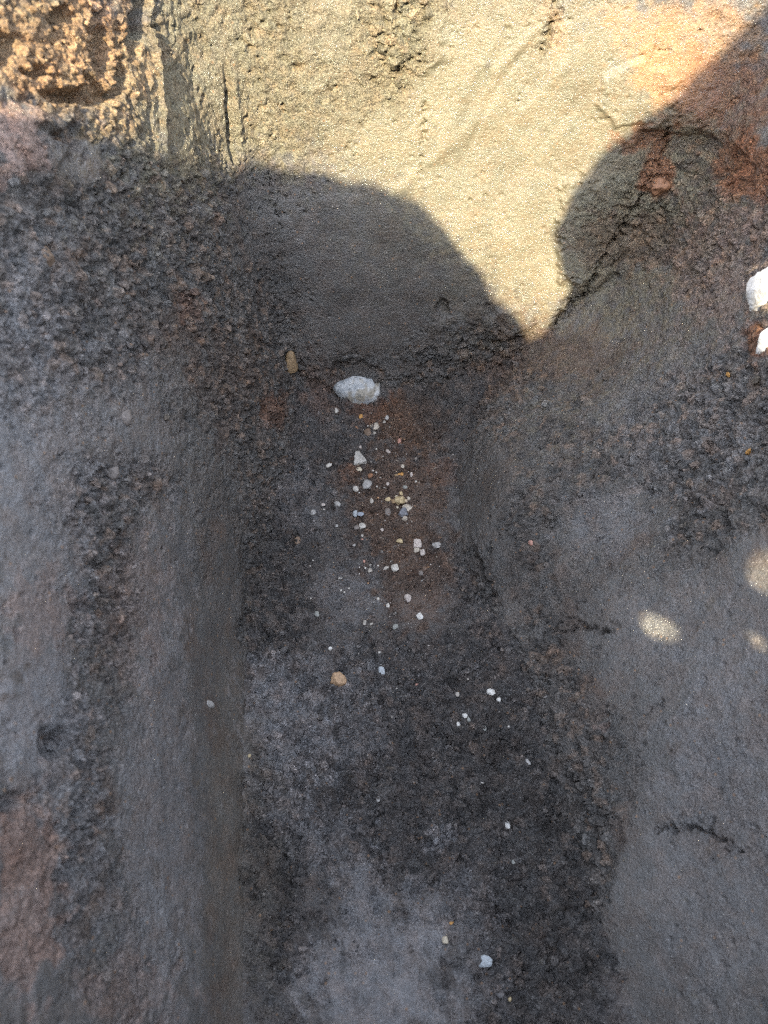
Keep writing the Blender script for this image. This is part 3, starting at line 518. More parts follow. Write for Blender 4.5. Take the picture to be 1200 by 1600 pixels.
 (-0.0121, 0.7537, 0.0000, 0.0030, 0.0030, 'white', 'round', 'tiny pale grit grain lying loose on the dark trench floor', 'tiny pale grains of grit on the trench floor'),
 (-0.0341, 0.7963, 0.0005, 0.0031, 0.0031, 'pale', 'round', 'tiny pale grit grain lying loose on the dark trench floor', 'tiny pale grains of grit on the trench floor'),
 (-0.0603, 0.7723, 0.0000, 0.0041, 0.0031, 'pale', 'round', 'tiny pale grit grain lying loose on the dark trench floor', 'tiny pale grains of grit on the trench floor'),
 (-0.0909, 0.7497, 0.0001, 0.0030, 0.0030, 'pale', 'round', 'tiny pale grit grain lying loose on the dark trench floor', 'tiny pale grains of grit on the trench floor'),
 (-0.0375, 0.7577, 0.0000, 0.0041, 0.0051, 'pinkwhite', 'round', 'small pink grain at the tip of the triangular stone', 'pebbles scattered on the trench floor'),
 (0.0377, 0.7133, 0.0006, 0.0040, 0.0040, 'white', 'round', 'tiny pale grit grain lying loose on the dark trench floor', 'tiny pale grains of grit on the trench floor'),
 (-0.0059, 0.6975, 0.0000, 0.0030, 0.0030, 'white', 'round', 'tiny pale grit grain lying loose on the dark trench floor', 'tiny pale grains of grit on the trench floor'),
 (0.1326, 0.3430, 0.0197, 0.0103, 0.0079, 'brightwhite', 'clump', 'knobbly bluish white stone at the foot of the right wall', 'pebbles scattered on the trench floor'),
 (0.1418, 0.3350, 0.0232, 0.0055, 0.0055, 'brightwhite', 'round', 'small white grain right of the knobbly bluish white stone', 'pebbles scattered on the trench floor'),
 (0.0929, 0.3477, 0.0033, 0.0057, 0.0057, 'pale', 'round', 'pale grey grain left of the knobbly bluish white stone', 'pebbles scattered on the trench floor'),
 (0.1064, 0.3653, 0.0102, 0.0032, 0.0032, 'pale', 'round', 'tiny pale grit grain lying loose on the dark trench floor', 'tiny pale grains of grit on the trench floor'),
 (0.1009, 0.3209, 0.0040, 0.0064, 0.0056, 'brightwhite', 'round', 'white oval pebble, upper one of a near white pair', 'pebbles scattered on the trench floor'),
 (0.1052, 0.3155, 0.0055, 0.0047, 0.0063, 'greygreen', 'chip', 'greyish chip at the lower right of the white oval pebble', 'pebbles scattered on the trench floor'),
 (0.0923, 0.3084, 0.0028, 0.0047, 0.0071, 'brightwhite', 'chip', 'white upright chip, lower one of a near white pair', 'pebbles scattered on the trench floor'),
 (0.1228, 0.3019, 0.0148, 0.0047, 0.0062, 'greygreen', 'chip', 'grey upright chip right of the white upright chip', 'pebbles scattered on the trench floor'),
 (0.1494, 0.2981, 0.0282, 0.0031, 0.0031, 'white', 'round', 'tiny pale grit grain lying loose on the dark trench floor', 'tiny pale grains of grit on the trench floor'),
 (0.0810, 0.2852, 0.0011, 0.0023, 0.0023, 'white', 'round', 'tiny pale grit grain lying loose on the dark trench floor', 'tiny pale grains of grit on the trench floor'),
 (0.1681, 0.2560, 0.0299, 0.0067, 0.0067, 'grey', 'tri', 'pale grey pointed chip in the crumbs at the foot of the right wall', 'pebbles scattered on the trench floor'),
 (0.1410, 0.1924, 0.0092, 0.0065, 0.0087, 'brightwhite', 'clump', 'white knobbly crumb in the dark soil right of the smeared patch', 'pebbles scattered on the trench floor'),
 (-0.0067, 0.2212, -0.0000, 0.0045, 0.0067, 'grey', 'chip', 'small pale grey chip alone in the middle of the near floor', 'pebbles scattered on the trench floor'),
 (0.1158, 0.2391, 0.0067, 0.0038, 0.0030, 'white', 'round', 'tiny pale grit grain lying loose on the dark trench floor', 'tiny pale grains of grit on the trench floor'),
 (0.1435, 0.1524, 0.0095, 0.0042, 0.0042, 'greygreen', 'round', 'dull grey grain in the dark crumbs of the near right floor', 'pebbles scattered on the trench floor'),
 (0.0642, 0.0771, 0.0000, 0.0061, 0.0061, 'cream', 'round', 'round cream pebble on the near floor', 'pebbles scattered on the trench floor'),
 (0.1054, 0.0585, 0.0001, 0.0140, 0.0100, 'bluewhite', 'clump', 'large pale blue white stone on the near floor', 'pebbles scattered on the trench floor'),
 (0.0718, 0.0931, 0.0000, 0.0048, 0.0027, 'orange', 'long', 'small flat orange chip above the round cream pebble', 'pebbles scattered on the trench floor'),
 (0.1288, 0.0256, 0.0004, 0.0039, 0.0039, 'yellow', 'round', 'small yellow grain at the bottom of the photo', 'pebbles scattered on the trench floor'),
 (-0.1612, 0.2691, 0.0059, 0.0038, 0.0038, 'yellow', 'round', 'tiny olive yellow grain at the foot of the left wall', 'pebbles scattered on the trench floor'),
 (-0.1248, 0.5786, 0.0011, 0.0083, 0.0120, 'brown', 'chip', 'dull brown chip half sunk at the left edge of the floor', 'pebbles scattered on the trench floor'),
 (0.0303, 0.2416, 0.0000, 0.0030, 0.0023, 'pale', 'round', 'tiny pale grit grain lying loose on the dark trench floor', 'tiny pale grains of grit on the trench floor'),
 (-0.0193, 0.2732, 0.0000, 0.0023, 0.0023, 'pale', 'round', 'tiny pale grit grain lying loose on the dark trench floor', 'tiny pale grains of grit on the trench floor'),
 (0.0096, 0.3191, 0.0000, 0.0024, 0.0024, 'pale', 'round', 'tiny pale grit grain lying loose on the dark trench floor', 'tiny pale grains of grit on the trench floor'),
 (0.1917, 0.5220, 0.0845, 0.0100, 0.0067, 'pink', 'chip', 'salmon coloured chip lodged low in the right wall', 'chips lodged in the trench walls'),
 (-0.1474, 0.8694, 0.0748, 0.0224, 0.0366, 'ochre', 'round', 'ochre brown oval stone embedded in the left corner of the end wall', 'stones embedded in the trench walls'),
 (-0.2971, 0.5660, 0.4902, 0.0149, 0.0114, 'brown', 'round', 'blurred brown pebble lodged high in the left wall', 'chips lodged in the trench walls'),
 (-0.2635, 0.5139, 0.3352, 0.0170, 0.0131, 'greybrown', 'chip', 'blurred grey brown stone in the middle of the left wall', 'chips lodged in the trench walls'),
 (-0.2678, 0.4550, 0.3192, 0.0153, 0.0115, 'greybrown', 'chip', 'dull stone lodged below the blurred grey brown one in the left wall', 'chips lodged in the trench walls'),
 (-0.1986, 0.3061, 0.0769, 0.0081, 0.0110, 'grey', 'chip', 'pale grey fleck stuck on the smooth lower left wall', 'chips lodged in the trench walls'),
 (0.3699, 0.9216, 0.3404, 0.0256, 0.0222, 'rust', 'clump', 'rusty crumbly lump on the upper right wall', 'chips lodged in the trench walls'),
 (0.3916, 0.6107, 0.3007, 0.0066, 0.0058, 'orange', 'round', 'small orange crumb in the right wall below the white stones', 'chips lodged in the trench walls'),
 (0.3896, 0.5092, 0.2856, 0.0055, 0.0096, 'orange', 'chip', 'orange brown chip in a hollow of the right wall', 'chips lodged in the trench walls'),
 (-0.0451, 0.8575, 0.0210, 0.0797, 0.0524, 'socket', 'big', 'big whitish oval stone set in the foot of the end wall', 'stones embedded in the trench walls'),
 (0.4185, 0.6611, 0.3790, 0.0405, 0.0488, 'chalk', 'big2', 'large chalk white stone jutting from the right wall, upper of two', 'stones embedded in the trench walls'),
 (0.4122, 0.6084, 0.3569, 0.0247, 0.0302, 'chalk', 'big2', 'smaller chalk white stone in the right wall, lower of two', 'stones embedded in the trench walls'),
]

# ------------------------------------------------------------------ fields
def blob(p, c, a, b, warp):
    A = np.array([a, b], np.float32)
    Q = np.linalg.pinv(A).astype(np.float32)    # 3x2
    q = p - np.array(c, np.float32)
    rad = 2.6*max(np.linalg.norm(A[0]), np.linalg.norm(A[1]))+0.06
    i = np.nonzero((np.abs(q) < rad).all(1))[0]
    out = np.zeros(len(p), np.float32)
    q = q[i]+warp[i]
    ab = q @ Q
    n = np.cross(A[0], A[1]); n /= np.linalg.norm(n)+1e-9
    h = (q @ n)/(0.5*(np.linalg.norm(A[0])+np.linalg.norm(A[1]))+0.02)
    out[i] = np.exp(-(ab**2).sum(1) - 0.5*h*h)
    return out
def seg_dist(p, pts):
    best = np.full(len(p), 9, np.float32); tt = np.zeros(len(p), np.float32)
    n = len(pts)-1
    for i in range(n):
        a = np.array(pts[i], np.float32); b = np.array(pts[i+1], np.float32)
        ab = b-a; t = np.clip(((p-a) @ ab)/(ab @ ab+1e-12), 0, 1)
        d = np.linalg.norm(p-a-t[:, None]*ab, axis=1)
        m = d < best; best = np.where(m, d, best); tt = np.where(m, (i+t)/n, tt)
    return best, tt
def warp_of(p, scale, amp, seed):
    return np.stack([fbm(p/scale, 3, seed+k*11) for k in range(3)], 1).astype(np.float32)*amp

SOIL = {
 'grey':   (0.150, 0.146, 0.139),
 'dark':   (0.088, 0.085, 0.081),  # dark soil; on the end wall it paints the shade into the clay
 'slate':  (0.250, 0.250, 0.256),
 'brown':  (0.140, 0.090, 0.062),
 'rust':   (0.255, 0.120, 0.062),
 'orange': (0.390, 0.235, 0.125),
 'pink':   (0.330, 0.240, 0.200),
 'ochre':  (0.300, 0.235, 0.140),
 'pale':   (0.235, 0.230, 0.229),  # lighter tone that paints brighter light onto the side walls
 'cream':  (0.222, 0.203, 0.138),  # warm sunlit tone painted into the lit part of the end wall
}
def fields(p, is_floor=False):
    """soil colour, roughness of the surface (0 smeared .. 1 crumbly) and displacement"""
    p = p.astype(np.float32)
    w1 = warp_of(p, 0.035, 0.030, 5)
    w2 = warp_of(p, 0.008, 0.006, 51)
    wp = w1+w2
    R = 0.36 + 0.9*fbm(p/0.10, 4, 90)
    if is_floor: R = R+0.14
    for c, a, b, v in ROUGH:
        k = np.clip(1.6*blob(p, c, a, b, wp*0.8), 0, 1)
        R = R*(1-k)+(v+0.25*(R-0.42))*k
    cw = w1*0.22+w2*1.5; cr = 0
    for pts, wid, dep in CRACKS:
        d, t = seg_dist(p+cw, pts)
        ww = wid*(0.45+0.9*np.abs(fbm(p/0.02, 2, 61)))*(0.35+0.65*np.sin(np.clip(t, 0.02, 0.98)*math.pi)**0.5)
        cr = cr + 1.3*dep*np.exp(-(d/ww)**2)
        if dep >= 0.008: R = np.maximum(R, 0.8*np.exp(-(d/(2.8*wid))**2)*(0.4+1.5*np.abs(fbm(p/0.012, 2, 63))))
    g2 = fbm(p/0.018, 5, 333, 0.6)
    R0 = R
    torn = sstep(0.28, 0.80, R+(0.95 if is_floor else 0.50)*g2)          # smeared plates torn open into crumbly patches
    R = np.clip(0.45*R+0.80*torn*(0.35+0.70*R), 0.03, 1.2)
    C = np.zeros((len(p), 3), np.float32)+np.array(SOIL['grey'], np.float32)
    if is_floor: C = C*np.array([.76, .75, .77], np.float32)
    v = fbm(p/0.06, 5, 130)
    C *= (1+0.35*v)[:, None]
    t = sstep(0.15, 0.45, fbm(p/0.05, 5, 170)+(0.0 if is_floor else 0.08))[:, None]*(0.25 if is_floor else 0.35)
    C = C*(1-t)+np.array(SOIL['brown'], np.float32)*t
    grain = fbm(p/0.012, 3, 200)
    if is_floor:                                   # spade smears run obliquely over the floor
        rot = np.stack([p[:, 0]*0.92+p[:, 1]*0.39, (-p[:, 0]*0.39+p[:, 1]*0.92)*0.42, p[:, 2]], 1)
        streak = fbm(rot/0.011, 5, 801, 0.65)*1.1
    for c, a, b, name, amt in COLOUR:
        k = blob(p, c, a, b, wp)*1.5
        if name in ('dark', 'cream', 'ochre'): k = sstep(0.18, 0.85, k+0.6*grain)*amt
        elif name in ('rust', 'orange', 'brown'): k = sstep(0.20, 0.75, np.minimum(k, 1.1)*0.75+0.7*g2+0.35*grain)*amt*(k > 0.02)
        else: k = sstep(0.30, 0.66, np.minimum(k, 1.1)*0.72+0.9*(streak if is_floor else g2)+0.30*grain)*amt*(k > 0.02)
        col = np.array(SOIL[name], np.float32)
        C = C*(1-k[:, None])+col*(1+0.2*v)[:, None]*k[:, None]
    # shape
    disp = 0.007*fbm(p/0.16, 3, 7)+0.004*fbm(p/0.045, 3, 17)*(0.45+0.7*R)
    disp += 0.0022*fbm(p/0.011, 4, 27, 0.6)*(0.10+1.2*R)
    wl_ = p+warp_of(p, 0.012, 0.004, 71)
    d1, d2, idv = worley(wl_/0.0095, 3)
    b1 = np.abs(perlin(wl_/0.013, 441)); b2 = np.abs(perlin(wl_/0.0058, 442)); b3 = np.abs(perlin(p/0.030+w1*12, 443))
    disp += R*(0.0074*(b1-0.25)+0.0040*(b2-0.25)+0.0062*(b3-0.25))
    disp += R*(0.0022*(0.55-d1)*(0.2+idv))
    crack = np.clip(1-(d2-d1)/0.18, 0, 1)
    cm = (np.clip(R, 0, 1)*torn)[:, None]       # each clod a little different
    C = C*(1+cm*(0.6*(idv-0.5))[:, None])
    rc = (cm[:, 0]*(idv > 0.86)*(0.10 if is_floor else 0.25))[:, None]
    C = C*(1-rc)+np.array([.33, .20, .11], np.float32)*rc
    disp -= 0.0055*crack*R*sstep(0.5, 0.95, R)*sstep(-.1, .25, fbm(p/0.03, 2, 77))
    e1, e2, eid = worley(wl_/0.0062, 9)
    disp += 0.0010*(0.55-e1)*R*(0.1+eid)
    # pock marks
    q1, q2, qid = worley(wl_/0.013, 31)
    pit = np.clip(1-q1/(0.20+0.20*qid), 0, 1)*(qid > 0.50-0.25*torn)
    disp -= 0.0075*sstep(0, 0.8, pit)*(0.32+0.68*np.clip(R, 0, 1))*sstep(-.20, .20, g2+0.4*fbm(p/0.07, 2, 55))*sstep(0.034, 0.06, R)
    if not is_floor:                                # small holes left by stones and air in the smeared clay
        h1, h2, hid = worley(p/0.016+w1*8, 131)
        hole = sstep(0, 0.7, np.clip(1-h1/(0.10+0.16*np.abs(hid-0.5)*2), 0, 1))*(hid > 0.30)
        disp -= 0.0062*hole*sstep(-.10, .12, fbm(p/0.05, 3, 133))*sstep(0.030, 0.05, R)
    m1, m2, mid_ = worley(p/0.030+w1*25, 37)
    disp += R*torn*0.0045*(0.5-m1)*(0.2+mid_)
    hol = sstep(0.18, 0.50, fbm(p/0.022, 3, 39))
    disp -= R*torn*0.0070*hol
    for c, a, b, amt, edge in LUMPS:
        k = blob(p, c, a, b, wp*0.6)
        disp += amt*(1.8 if amt < 0 else 1.0)*sstep(0.37-edge, 0.37+edge, k+0.25*g2)
    cw = w1*0.22+w2*1.5
    disp -= cr+0.0014*torn
    for pts, wid, dep in SMEARS:                 # long tool marks
        d, t = seg_dist(p+w1*0.08, pts)
        disp += dep*np.exp(-(d/wid)**2)*np.sin(np.clip(t, 0.01, 0.99)*math.pi)**0.4
    return C, R, disp

# ------------------------------------------------------------------ materials
def new_mat(name):
    m = bpy.data.materials.new(name); m.use_nodes = True
    nt = m.node_tree; nt.nodes.clear()
    out = nt.nodes.new('ShaderNodeOutputMaterial')
    b = nt.nodes.new('ShaderNodeBsdfPrincipled')
    nt.links.new(b.outputs[0], out.inputs[0])
    return m, nt, b
def N(nt, kind, **kw):
    n = nt.nodes.new(kind)
    for k, v in kw.items():
        if k.startswith('i_'): n.inputs[k[2:].replace('_', ' ')].default_value = v
        else: setattr(n, k, v)
    return n
def math_node(nt, op, a, b=None, clamp=False):
    n = nt.nodes.new('ShaderNodeMath'); n.operation = op; n.use_clamp = clamp
    for i, v in enumerate((a, b)):
        if v is None: continue
        if isinstance(v, (int, float)): n.inputs[i].default_value = v
        else: nt.links.new(v, n.inputs[i])
    return n.outputs[0]
def maprange(nt, v, a, b, c, d):
    n = nt.nodes.new('ShaderNodeMapRange'); nt.links.new(v, n.inputs[0])
    for i, x in enumerate((a, b, c, d)): n.inputs[i+1].default_value = x
    return n.outputs[0]
def mixcol(nt, fac, a, b, mode='MIX'):
    n = nt.nodes.new('ShaderNodeMix'); n.data_type = 'RGBA'; n.blend_type = mode
    for s, v in ((n.inputs[0], fac), (n.inputs[6], a), (n.inputs[7], b)):
        if isinstance(v, (int, float)): s.default_value = v
        elif isinstance(v, tuple): s.default_value = (*v, 1) if len(v) == 3 else v
        else: nt.links.new(v, s)
    return n.outputs[2]
def soil_material(name, wet):
    m, nt, b = new_mat(name)
    L = nt.links.new
    geo = N(nt, 'ShaderNodeTexCoord').outputs['Object']
    ac = N(nt, 'ShaderNodeAttribute', attribute_name='soil')
    ar = N(nt, 'ShaderNodeAttribute', attribute_name='crumble')
    R = ar.outputs['Fac']
    def noise(scale, det, rough=0.6, lac=2.0):
        n = N(nt, 'ShaderNodeTexNoise'); L(geo, n.inputs['Vector'])
        n.inputs['Scale'].default_value = scale; n.inputs['Detail'].default_value = det
        n.inputs['Roughness'].default_value = rough; return n.outputs['Fac']
    def voro(scale, feat='F1'):
        n = N(nt, 'ShaderNodeTexVoronoi'); n.feature = feat; L(geo, n.inputs['Vector'])
        n.inputs['Scale'].default_value = scale; return n
    n1 = noise(170, 5, 0.78); n2 = noise(50, 4, 0.65); n3 = noise(420, 3, 0.75)
    # colour: grain to grain variation
    lo = maprange(nt, R, 0.04, 0.40, 0.84, 0.28); hi = maprange(nt, R, 0.04, 0.40, 1.16, 1.80)
    mr = N(nt, 'ShaderNodeMapRange'); mr.inputs[1].default_value = .32; mr.inputs[2].default_value = .68
    L(n3, mr.inputs[0]); L(lo, mr.inputs[3]); L(hi, mr.inputs[4])
    fac = math_node(nt, 'MULTIPLY', mr.outputs[0], maprange(nt, n1, 0.30, 0.70, 0.80, 1.20))
    col = mixcol(nt, 1.0, ac.outputs['Color'], fac, 'MULTIPLY')
    hue = maprange(nt, n2, 0.40, 0.66, 0.0, 0.30)
    col = mixcol(nt, hue, col, mixcol(nt, 1.0, col, (1.35, 0.92, 0.66), 'MULTIPLY'))
    # mineral grains: pale and dark specks
    v = voro(520)
    rnd = N(nt, 'ShaderNodeSeparateColor'); L(v.outputs['Color'], rnd.inputs[0])
    near = maprange(nt, v.outputs['Distance'], 0.20, 0.42, 1.0, 0.0)
    pale = math_node(nt, 'MULTIPLY', math_node(nt, 'GREATER_THAN', rnd.outputs[0], 0.955), near)
    col = mixcol(nt, math_node(nt, 'MULTIPLY', pale, 0.75), col, (0.48, 0.45, 0.40))
    v2 = voro(230)
    rnd2 = N(nt, 'ShaderNodeSeparateColor'); L(v2.outputs['Color'], rnd2.inputs[0])
    near2 = maprange(nt, v2.outputs['Distance'], 0.22, 0.45, 1.0, 0.0)
    amber = math_node(nt, 'MULTIPLY', math_node(nt, 'GREATER_THAN', rnd2.outputs[1], 0.975), near2)
    col = mixcol(nt, math_node(nt, 'MULTIPLY', amber, 0.55), col, (0.42, 0.24, 0.12))
    L(col, b.inputs['Base Color'])
    # damp clay: smeared faces glisten, crumbs are duller
    ro = maprange(nt, R, 0.0, 1.0, 0.26 if wet else 0.55, 0.52)
    ro = math_node(nt, 'ADD', ro, maprange(nt, n2, 0.3, 0.7, -0.10, 0.10))
    L(ro, b.inputs['Roughness'])
    b.inputs['Specular IOR Level'].default_value = 0.5
    if wet:
        L(maprange(nt, R, 0.0, 0.8, 0.85, 0.25), b.inputs['Coat Weight'])
        b.inputs['Coat Roughness'].default_value = 0.13
    # fine relief
    h = math_node(nt, 'MULTIPLY', n1, maprange(nt, R, 0.04, 0.45, 0.0018, 0.0060))
    h = math_node(nt, 'ADD', h, math_node(nt, 'MULTIPLY', n3, maprange(nt, R, 0.04, 0.30, 0.0014, 0.0034)))
    vv = voro(330)
    h = math_node(nt, 'SUBTRACT', h, math_node(nt, 'MULTIPLY', vv.outputs['Distance'], maprange(nt, R, 0, 1, 0.0003, 0.0011)))
    bp = N(nt, 'ShaderNodeBump'); bp.inputs['Strength'].default_value = 0.9
    bp.inputs['Distance'].default_value = 1.0
    L(h, bp.inputs['Height']); L(bp.outputs[0], b.inputs['Normal']); L(bp.outputs[0], b.inputs['Coat Normal'])
    return m
M_WALL = soil_material('damp_clay', True)
M_FLOOR = soil_material('loose_soil', True)
M_GROUND = soil_material('topsoil', False)

# ------------------------------------------------------------------ mesh helpers
def grid_object(name, P, C, R, mat, closed=False, flip=False):
    """P: rows x cols x 3"""
    nr, nc = P.shape[:2]
    me = bpy.data.meshes.new(name)
    idx = np.arange(nr*nc).reshape(nr, nc)
    if closed: idx = np.concatenate([idx, idx[:, :1]], 1)
    q = np.stack([idx[:-1, :-1], idx[:-1, 1:], idx[1:, 1:], idx[1:, :-1]], -1).reshape(-1, 4)
    if flip: q = q[:, ::-1]
    me.vertices.add(nr*nc); me.vertices.foreach_set('co', np.ascontiguousarray(P.reshape(-1), dtype=np.float32))
    me.loops.add(len(q)*4); me.loops.foreach_set('vertex_index', np.ascontiguousarray(q.reshape(-1), dtype=np.int32))
    me.polygons.add(len(q)); me.polygons.foreach_set('loop_start', np.arange(0, len(q)*4, 4, dtype=np.int32))
    me.update(calc_edges=True)
    me.polygons.foreach_set('use_smooth', np.ones(len(q), bool))
    a = me.attributes.new('soil', 'FLOAT_COLOR', 'POINT')
    a.data.foreach_set('color', np.concatenate([C, np.ones((len(C), 1), np.float32)], 1).astype(np.float32).reshape(-1))
    a = me.attributes.new('crumble', 'FLOAT', 'POINT'); a.data.foreach_set('value', R.astype(np.float32))
    me.materials.append(mat)
    o = bpy.data.objects.new(name, me); COL.objects.link(o)
    o['kind'] = 'structure'
    return o
def raw_object(name, V, F, mat, parent=None, smooth=True, cols=None):
    me = bpy.data.meshes.new(name)
    me.from_pydata([tuple(v) for v in V], [], F)
    me.polygons.foreach_set('use_smooth', np.full(len(F), smooth))
    if cols is not None:
        a = me.attributes.new('soil', 'FLOAT_COLOR', 'POINT')
        a.data.foreach_set('color', np.concatenate([cols, np.ones((len(cols), 1))], 1).astype(np.float32).reshape(-1))
    me.materials.append(mat)
    o = bpy.data.objects.new(name, me); COL.objects.link(o)
    if parent: o.parent = parent
    return o

# ------------------------------------------------------------------ walls
STEP = 0.0015
def wall_rows(): return np.concatenate([np.arange(-0.03, 0.70, STEP), np.arange(0.70, GROUND_Z+1e-6, 0.004)])
def s_at_y(yv, side):
    if side == 'L': return S1*(yv-Y_BACK)/(0.90-Y_BACK)
    return S3-(S3-S2)*(yv-Y_BACK)/(0.90-Y_BACK)
sLa = s_at_y(-0.06, 'L'); sRa = s_at_y(-0.06, 'R')
S_ALL = {
 'left':  np.concatenate([np.arange(0.0, sLa, 0.010), np.arange(sLa, S1, STEP)]),
 'end':   np.arange(S1, S2, STEP),
 'right': np.concatenate([np.arange(S2, sRa, STEP), np.arange(sRa, S3, 0.010)]),
 'back':  np.arange(S3, S4, 0.010),
}
names = ['left', 'end', 'right', 'back']
for i, n in enumerate(names):                        # share the border column with the next piece
    nx = S_ALL[names[(i+1) % 4]][0]
    S_ALL[n] = np.append(S_ALL[n], nx if i < 3 else S4)
rows = wall_rows()
def wall_points(sv, zv):
    ss, zz = np.meshgrid(sv, zv)
    x, y = base(ss.ravel(), np.clip(zz.ravel(), 0.0, None))
    z = zz.ravel()
    e = 0.004
    xs1, ys1 = base(ss.ravel()+e, np.clip(z, 0, None)); xs0, ys0 = base(ss.ravel()-e, np.clip(z, 0, None))
    zc = np.clip(z, 0.004, None)
    xz1, yz1 = base(ss.ravel(), zc+e); xz0, yz0 = base(ss.ravel(), zc-e)
    du = np.stack([xs1-xs0, ys1-ys0, 0*z], 1); dv = np.stack([xz1-xz0, yz1-yz0, 0*z+2*e], 1)
    n = np.cross(du, dv); n /= np.linalg.norm(n, axis=1)[:, None]+1e-12
    n = -n                                            # check: into the trench
    P = np.stack([x, y, z], 1)
    cen = np.array([0.03, 0.3, 0])
    inward = ((cen-P)*n)[:, :2].sum(1)
    if np.median(inward) < 0: n = -n
    return P, n, (len(zv), len(sv))
WALL_OBJS = []
for n_ in names:
    P, nn, shp = wall_points(S_ALL[n_], rows)
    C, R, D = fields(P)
    fade = sstep(GROUND_Z, GROUND_Z-0.05, P[:, 2])
    P = P+nn*(D*fade)[:, None]
    WALL_OBJS.append(grid_object('trench_wall_'+n_, P.reshape(*shp, 3), C, R, M_WALL, flip=True))

# ------------------------------------------------------------------ floor
def floor_xy():
    ys = np.concatenate([np.arange(Y_BACK-0.04, -0.06, 0.010), np.arange(-0.06, 0.93, STEP)])
    xs = np.arange(-0.23, 0.30, STEP)
    return np.meshgrid(xs, ys)
fx, fy = floor_xy()
shp = fx.shape
P = np.stack([fx.ravel(), fy.ravel(), 0*fx.ravel()], 1)
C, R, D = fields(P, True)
dr = xr0(P[:, 1])-P[:, 0]
lift = floor_lift(P[:, 0], P[:, 1], 0.006*fbm(P/0.05, 3, 402), 0.010*fbm(P/0.05, 3, 401))
k1 = fbm(P/0.025, 4, 410)
P[:, 2] = D*1.25+lift+0.006*k1*(R > 0)+0.004*np.exp(-(np.clip(dr, 0, None)/0.06)**2)*fbm(P/0.012, 3, 415)*2
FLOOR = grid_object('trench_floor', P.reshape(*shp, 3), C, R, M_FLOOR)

# ------------------------------------------------------------------ open ground round the trench mouth
sv = np.concatenate([S_ALL[n][:-1] for n in names]); sv = sv[::6]
rx, ry = base(sv, np.full(len(sv), GROUND_Z))
ox, oy = 0.05, 0.2
sc_ = np.concatenate([[1.0, 1.004, 1.01, 1.02], np.linspace(1.04, 4.0, 110), np.geomspace(4.3, 1500, 40)])
P = np.stack([ox+(rx-ox)[None, :]*sc_[:, None], oy+(ry-oy)[None, :]*sc_[:, None], np.full((len(sc_), len(sv)), GROUND_Z)], -1)
flat = P.reshape(-1, 3)
C, R, D = fields(flat)
g = np.repeat(sc_, len(sv))
C = C*np.array([1.15, 1.0, 0.85], np.float32)
flat[:, 2] += sstep(1.0, 1.2, g)*(0.03*fbm(flat/0.25, 4, 500)+D)*np.clip(8/g, 0, 1)+0.006*sstep(1, 1.02, g)
grid_object('ground', P, C, R, M_GROUND, closed=True)

# ------------------------------------------------------------------ stones
STONE_COL = {
 'white': (.66,.63,.57), 'brightwhite': (.82,.81,.76), 'pale': (.52,.48,.42), 'beige': (.58,.52,.43), 'cream': (.66,.58,.44),
 'pinkwhite': (.62,.55,.50), 'pink': (.58,.32,.25), 'grey': (.46,.45,.43), 'lightgrey': (.52,.50,.46), 'darkgrey': (.24,.25,.28),
 'greygreen': (.36,.37,.34), 'greybrown': (.25,.22,.20), 'bluewhite': (.50,.55,.58), 'bluegrey': (.36,.40,.46),
 'brown': (.24,.17,.12), 'rust': (.34,.17,.09), 'orange': (.62,.33,.10), 'ochre': (.36,.25,.14), 'yellow': (.66,.53,.31),
 'pinkyellow': (.62,.50,.36), 'tan': (.60,.40,.24), 'socket': (.62,.66,.68), 'chalk': (.88,.87,.83),
}
def stone_material(key):
    m, nt, b = new_mat('stone_'+key)
    L = nt.links.new
    c = STONE_COL[key]
    geo = N(nt, 'ShaderNodeTexCoord').outputs['Object']
    def noise(scale, det=4, rough=0.65):
        n = N(nt, 'ShaderNodeTexNoise'); L(geo, n.inputs['Vector'])
        n.inputs['Scale'].default_value = scale; n.inputs['Detail'].default_value = det
        n.inputs['Roughness'].default_value = rough; return n.outputs['Fac']
    if key == 'socket':
        n1 = noise(45, 5, .7); n2 = noise(160, 4); n3 = noise(28, 3)
        col = mixcol(nt, maprange(nt, n1, .38, .62, 0, 1), (.34,.37,.39), (.66,.67,.66))
        col = mixcol(nt, maprange(nt, n3, .50, .58, 0, .9), col, (.34,.31,.25))
        col = mixcol(nt, maprange(nt, n2, .56, .66, 0, .75), col, (.16,.17,.17))
    elif key == 'chalk':
        n1 = noise(40, 4); n2 = noise(120, 4)
        col = mixcol(nt, maprange(nt, n1, .45, .7, 0, .5), c, (.55,.50,.44))
        col = mixcol(nt, maprange(nt, n2, .60, .68, 0, .6), col, (.30,.20,.12))
    else:
        n1 = noise(220, 4); n2 = noise(700, 3)
        col = mixcol(nt, 1.0, c, maprange(nt, n1, .3, .7, .72, 1.22), 'MULTIPLY')
        dirt = tuple(0.55*x+0.05 for x in (c[0]*.7, c[1]*.6, c[2]*.5))
        col = mixcol(nt, maprange(nt, n2, .50, .68, 0, .70), col, dirt)
    L(col, b.inputs['Base Color'])
    b.inputs['Roughness'].default_value = .62
    bp = N(nt, 'ShaderNodeBump'); bp.inputs['Strength'].default_value = .7; bp.inputs['Distance'].default_value = 1
    L(math_node(nt, 'MULTIPLY', noise(260 if key not in ('socket', 'chalk') else 130, 5), .0012), bp.inputs['Height'])
    L(bp.outputs[0], b.inputs['Normal'])
    return m
_mats = {}
def smat(k):
    if k not in _mats: _mats[k] = stone_material(k)
    return _mats[k]
import bmesh
def ico(sub):
    bm = bmesh.new(); bmesh.ops.create_icosphere(bm, subdivisions=sub, radius=1)
    V = np.array([v.co[:] for v in bm.verts]); F = [[v.index for v in f.verts] for f in bm.faces]; bm.free()
    return V/np.linalg.norm(V, axis=1)[:, None], F
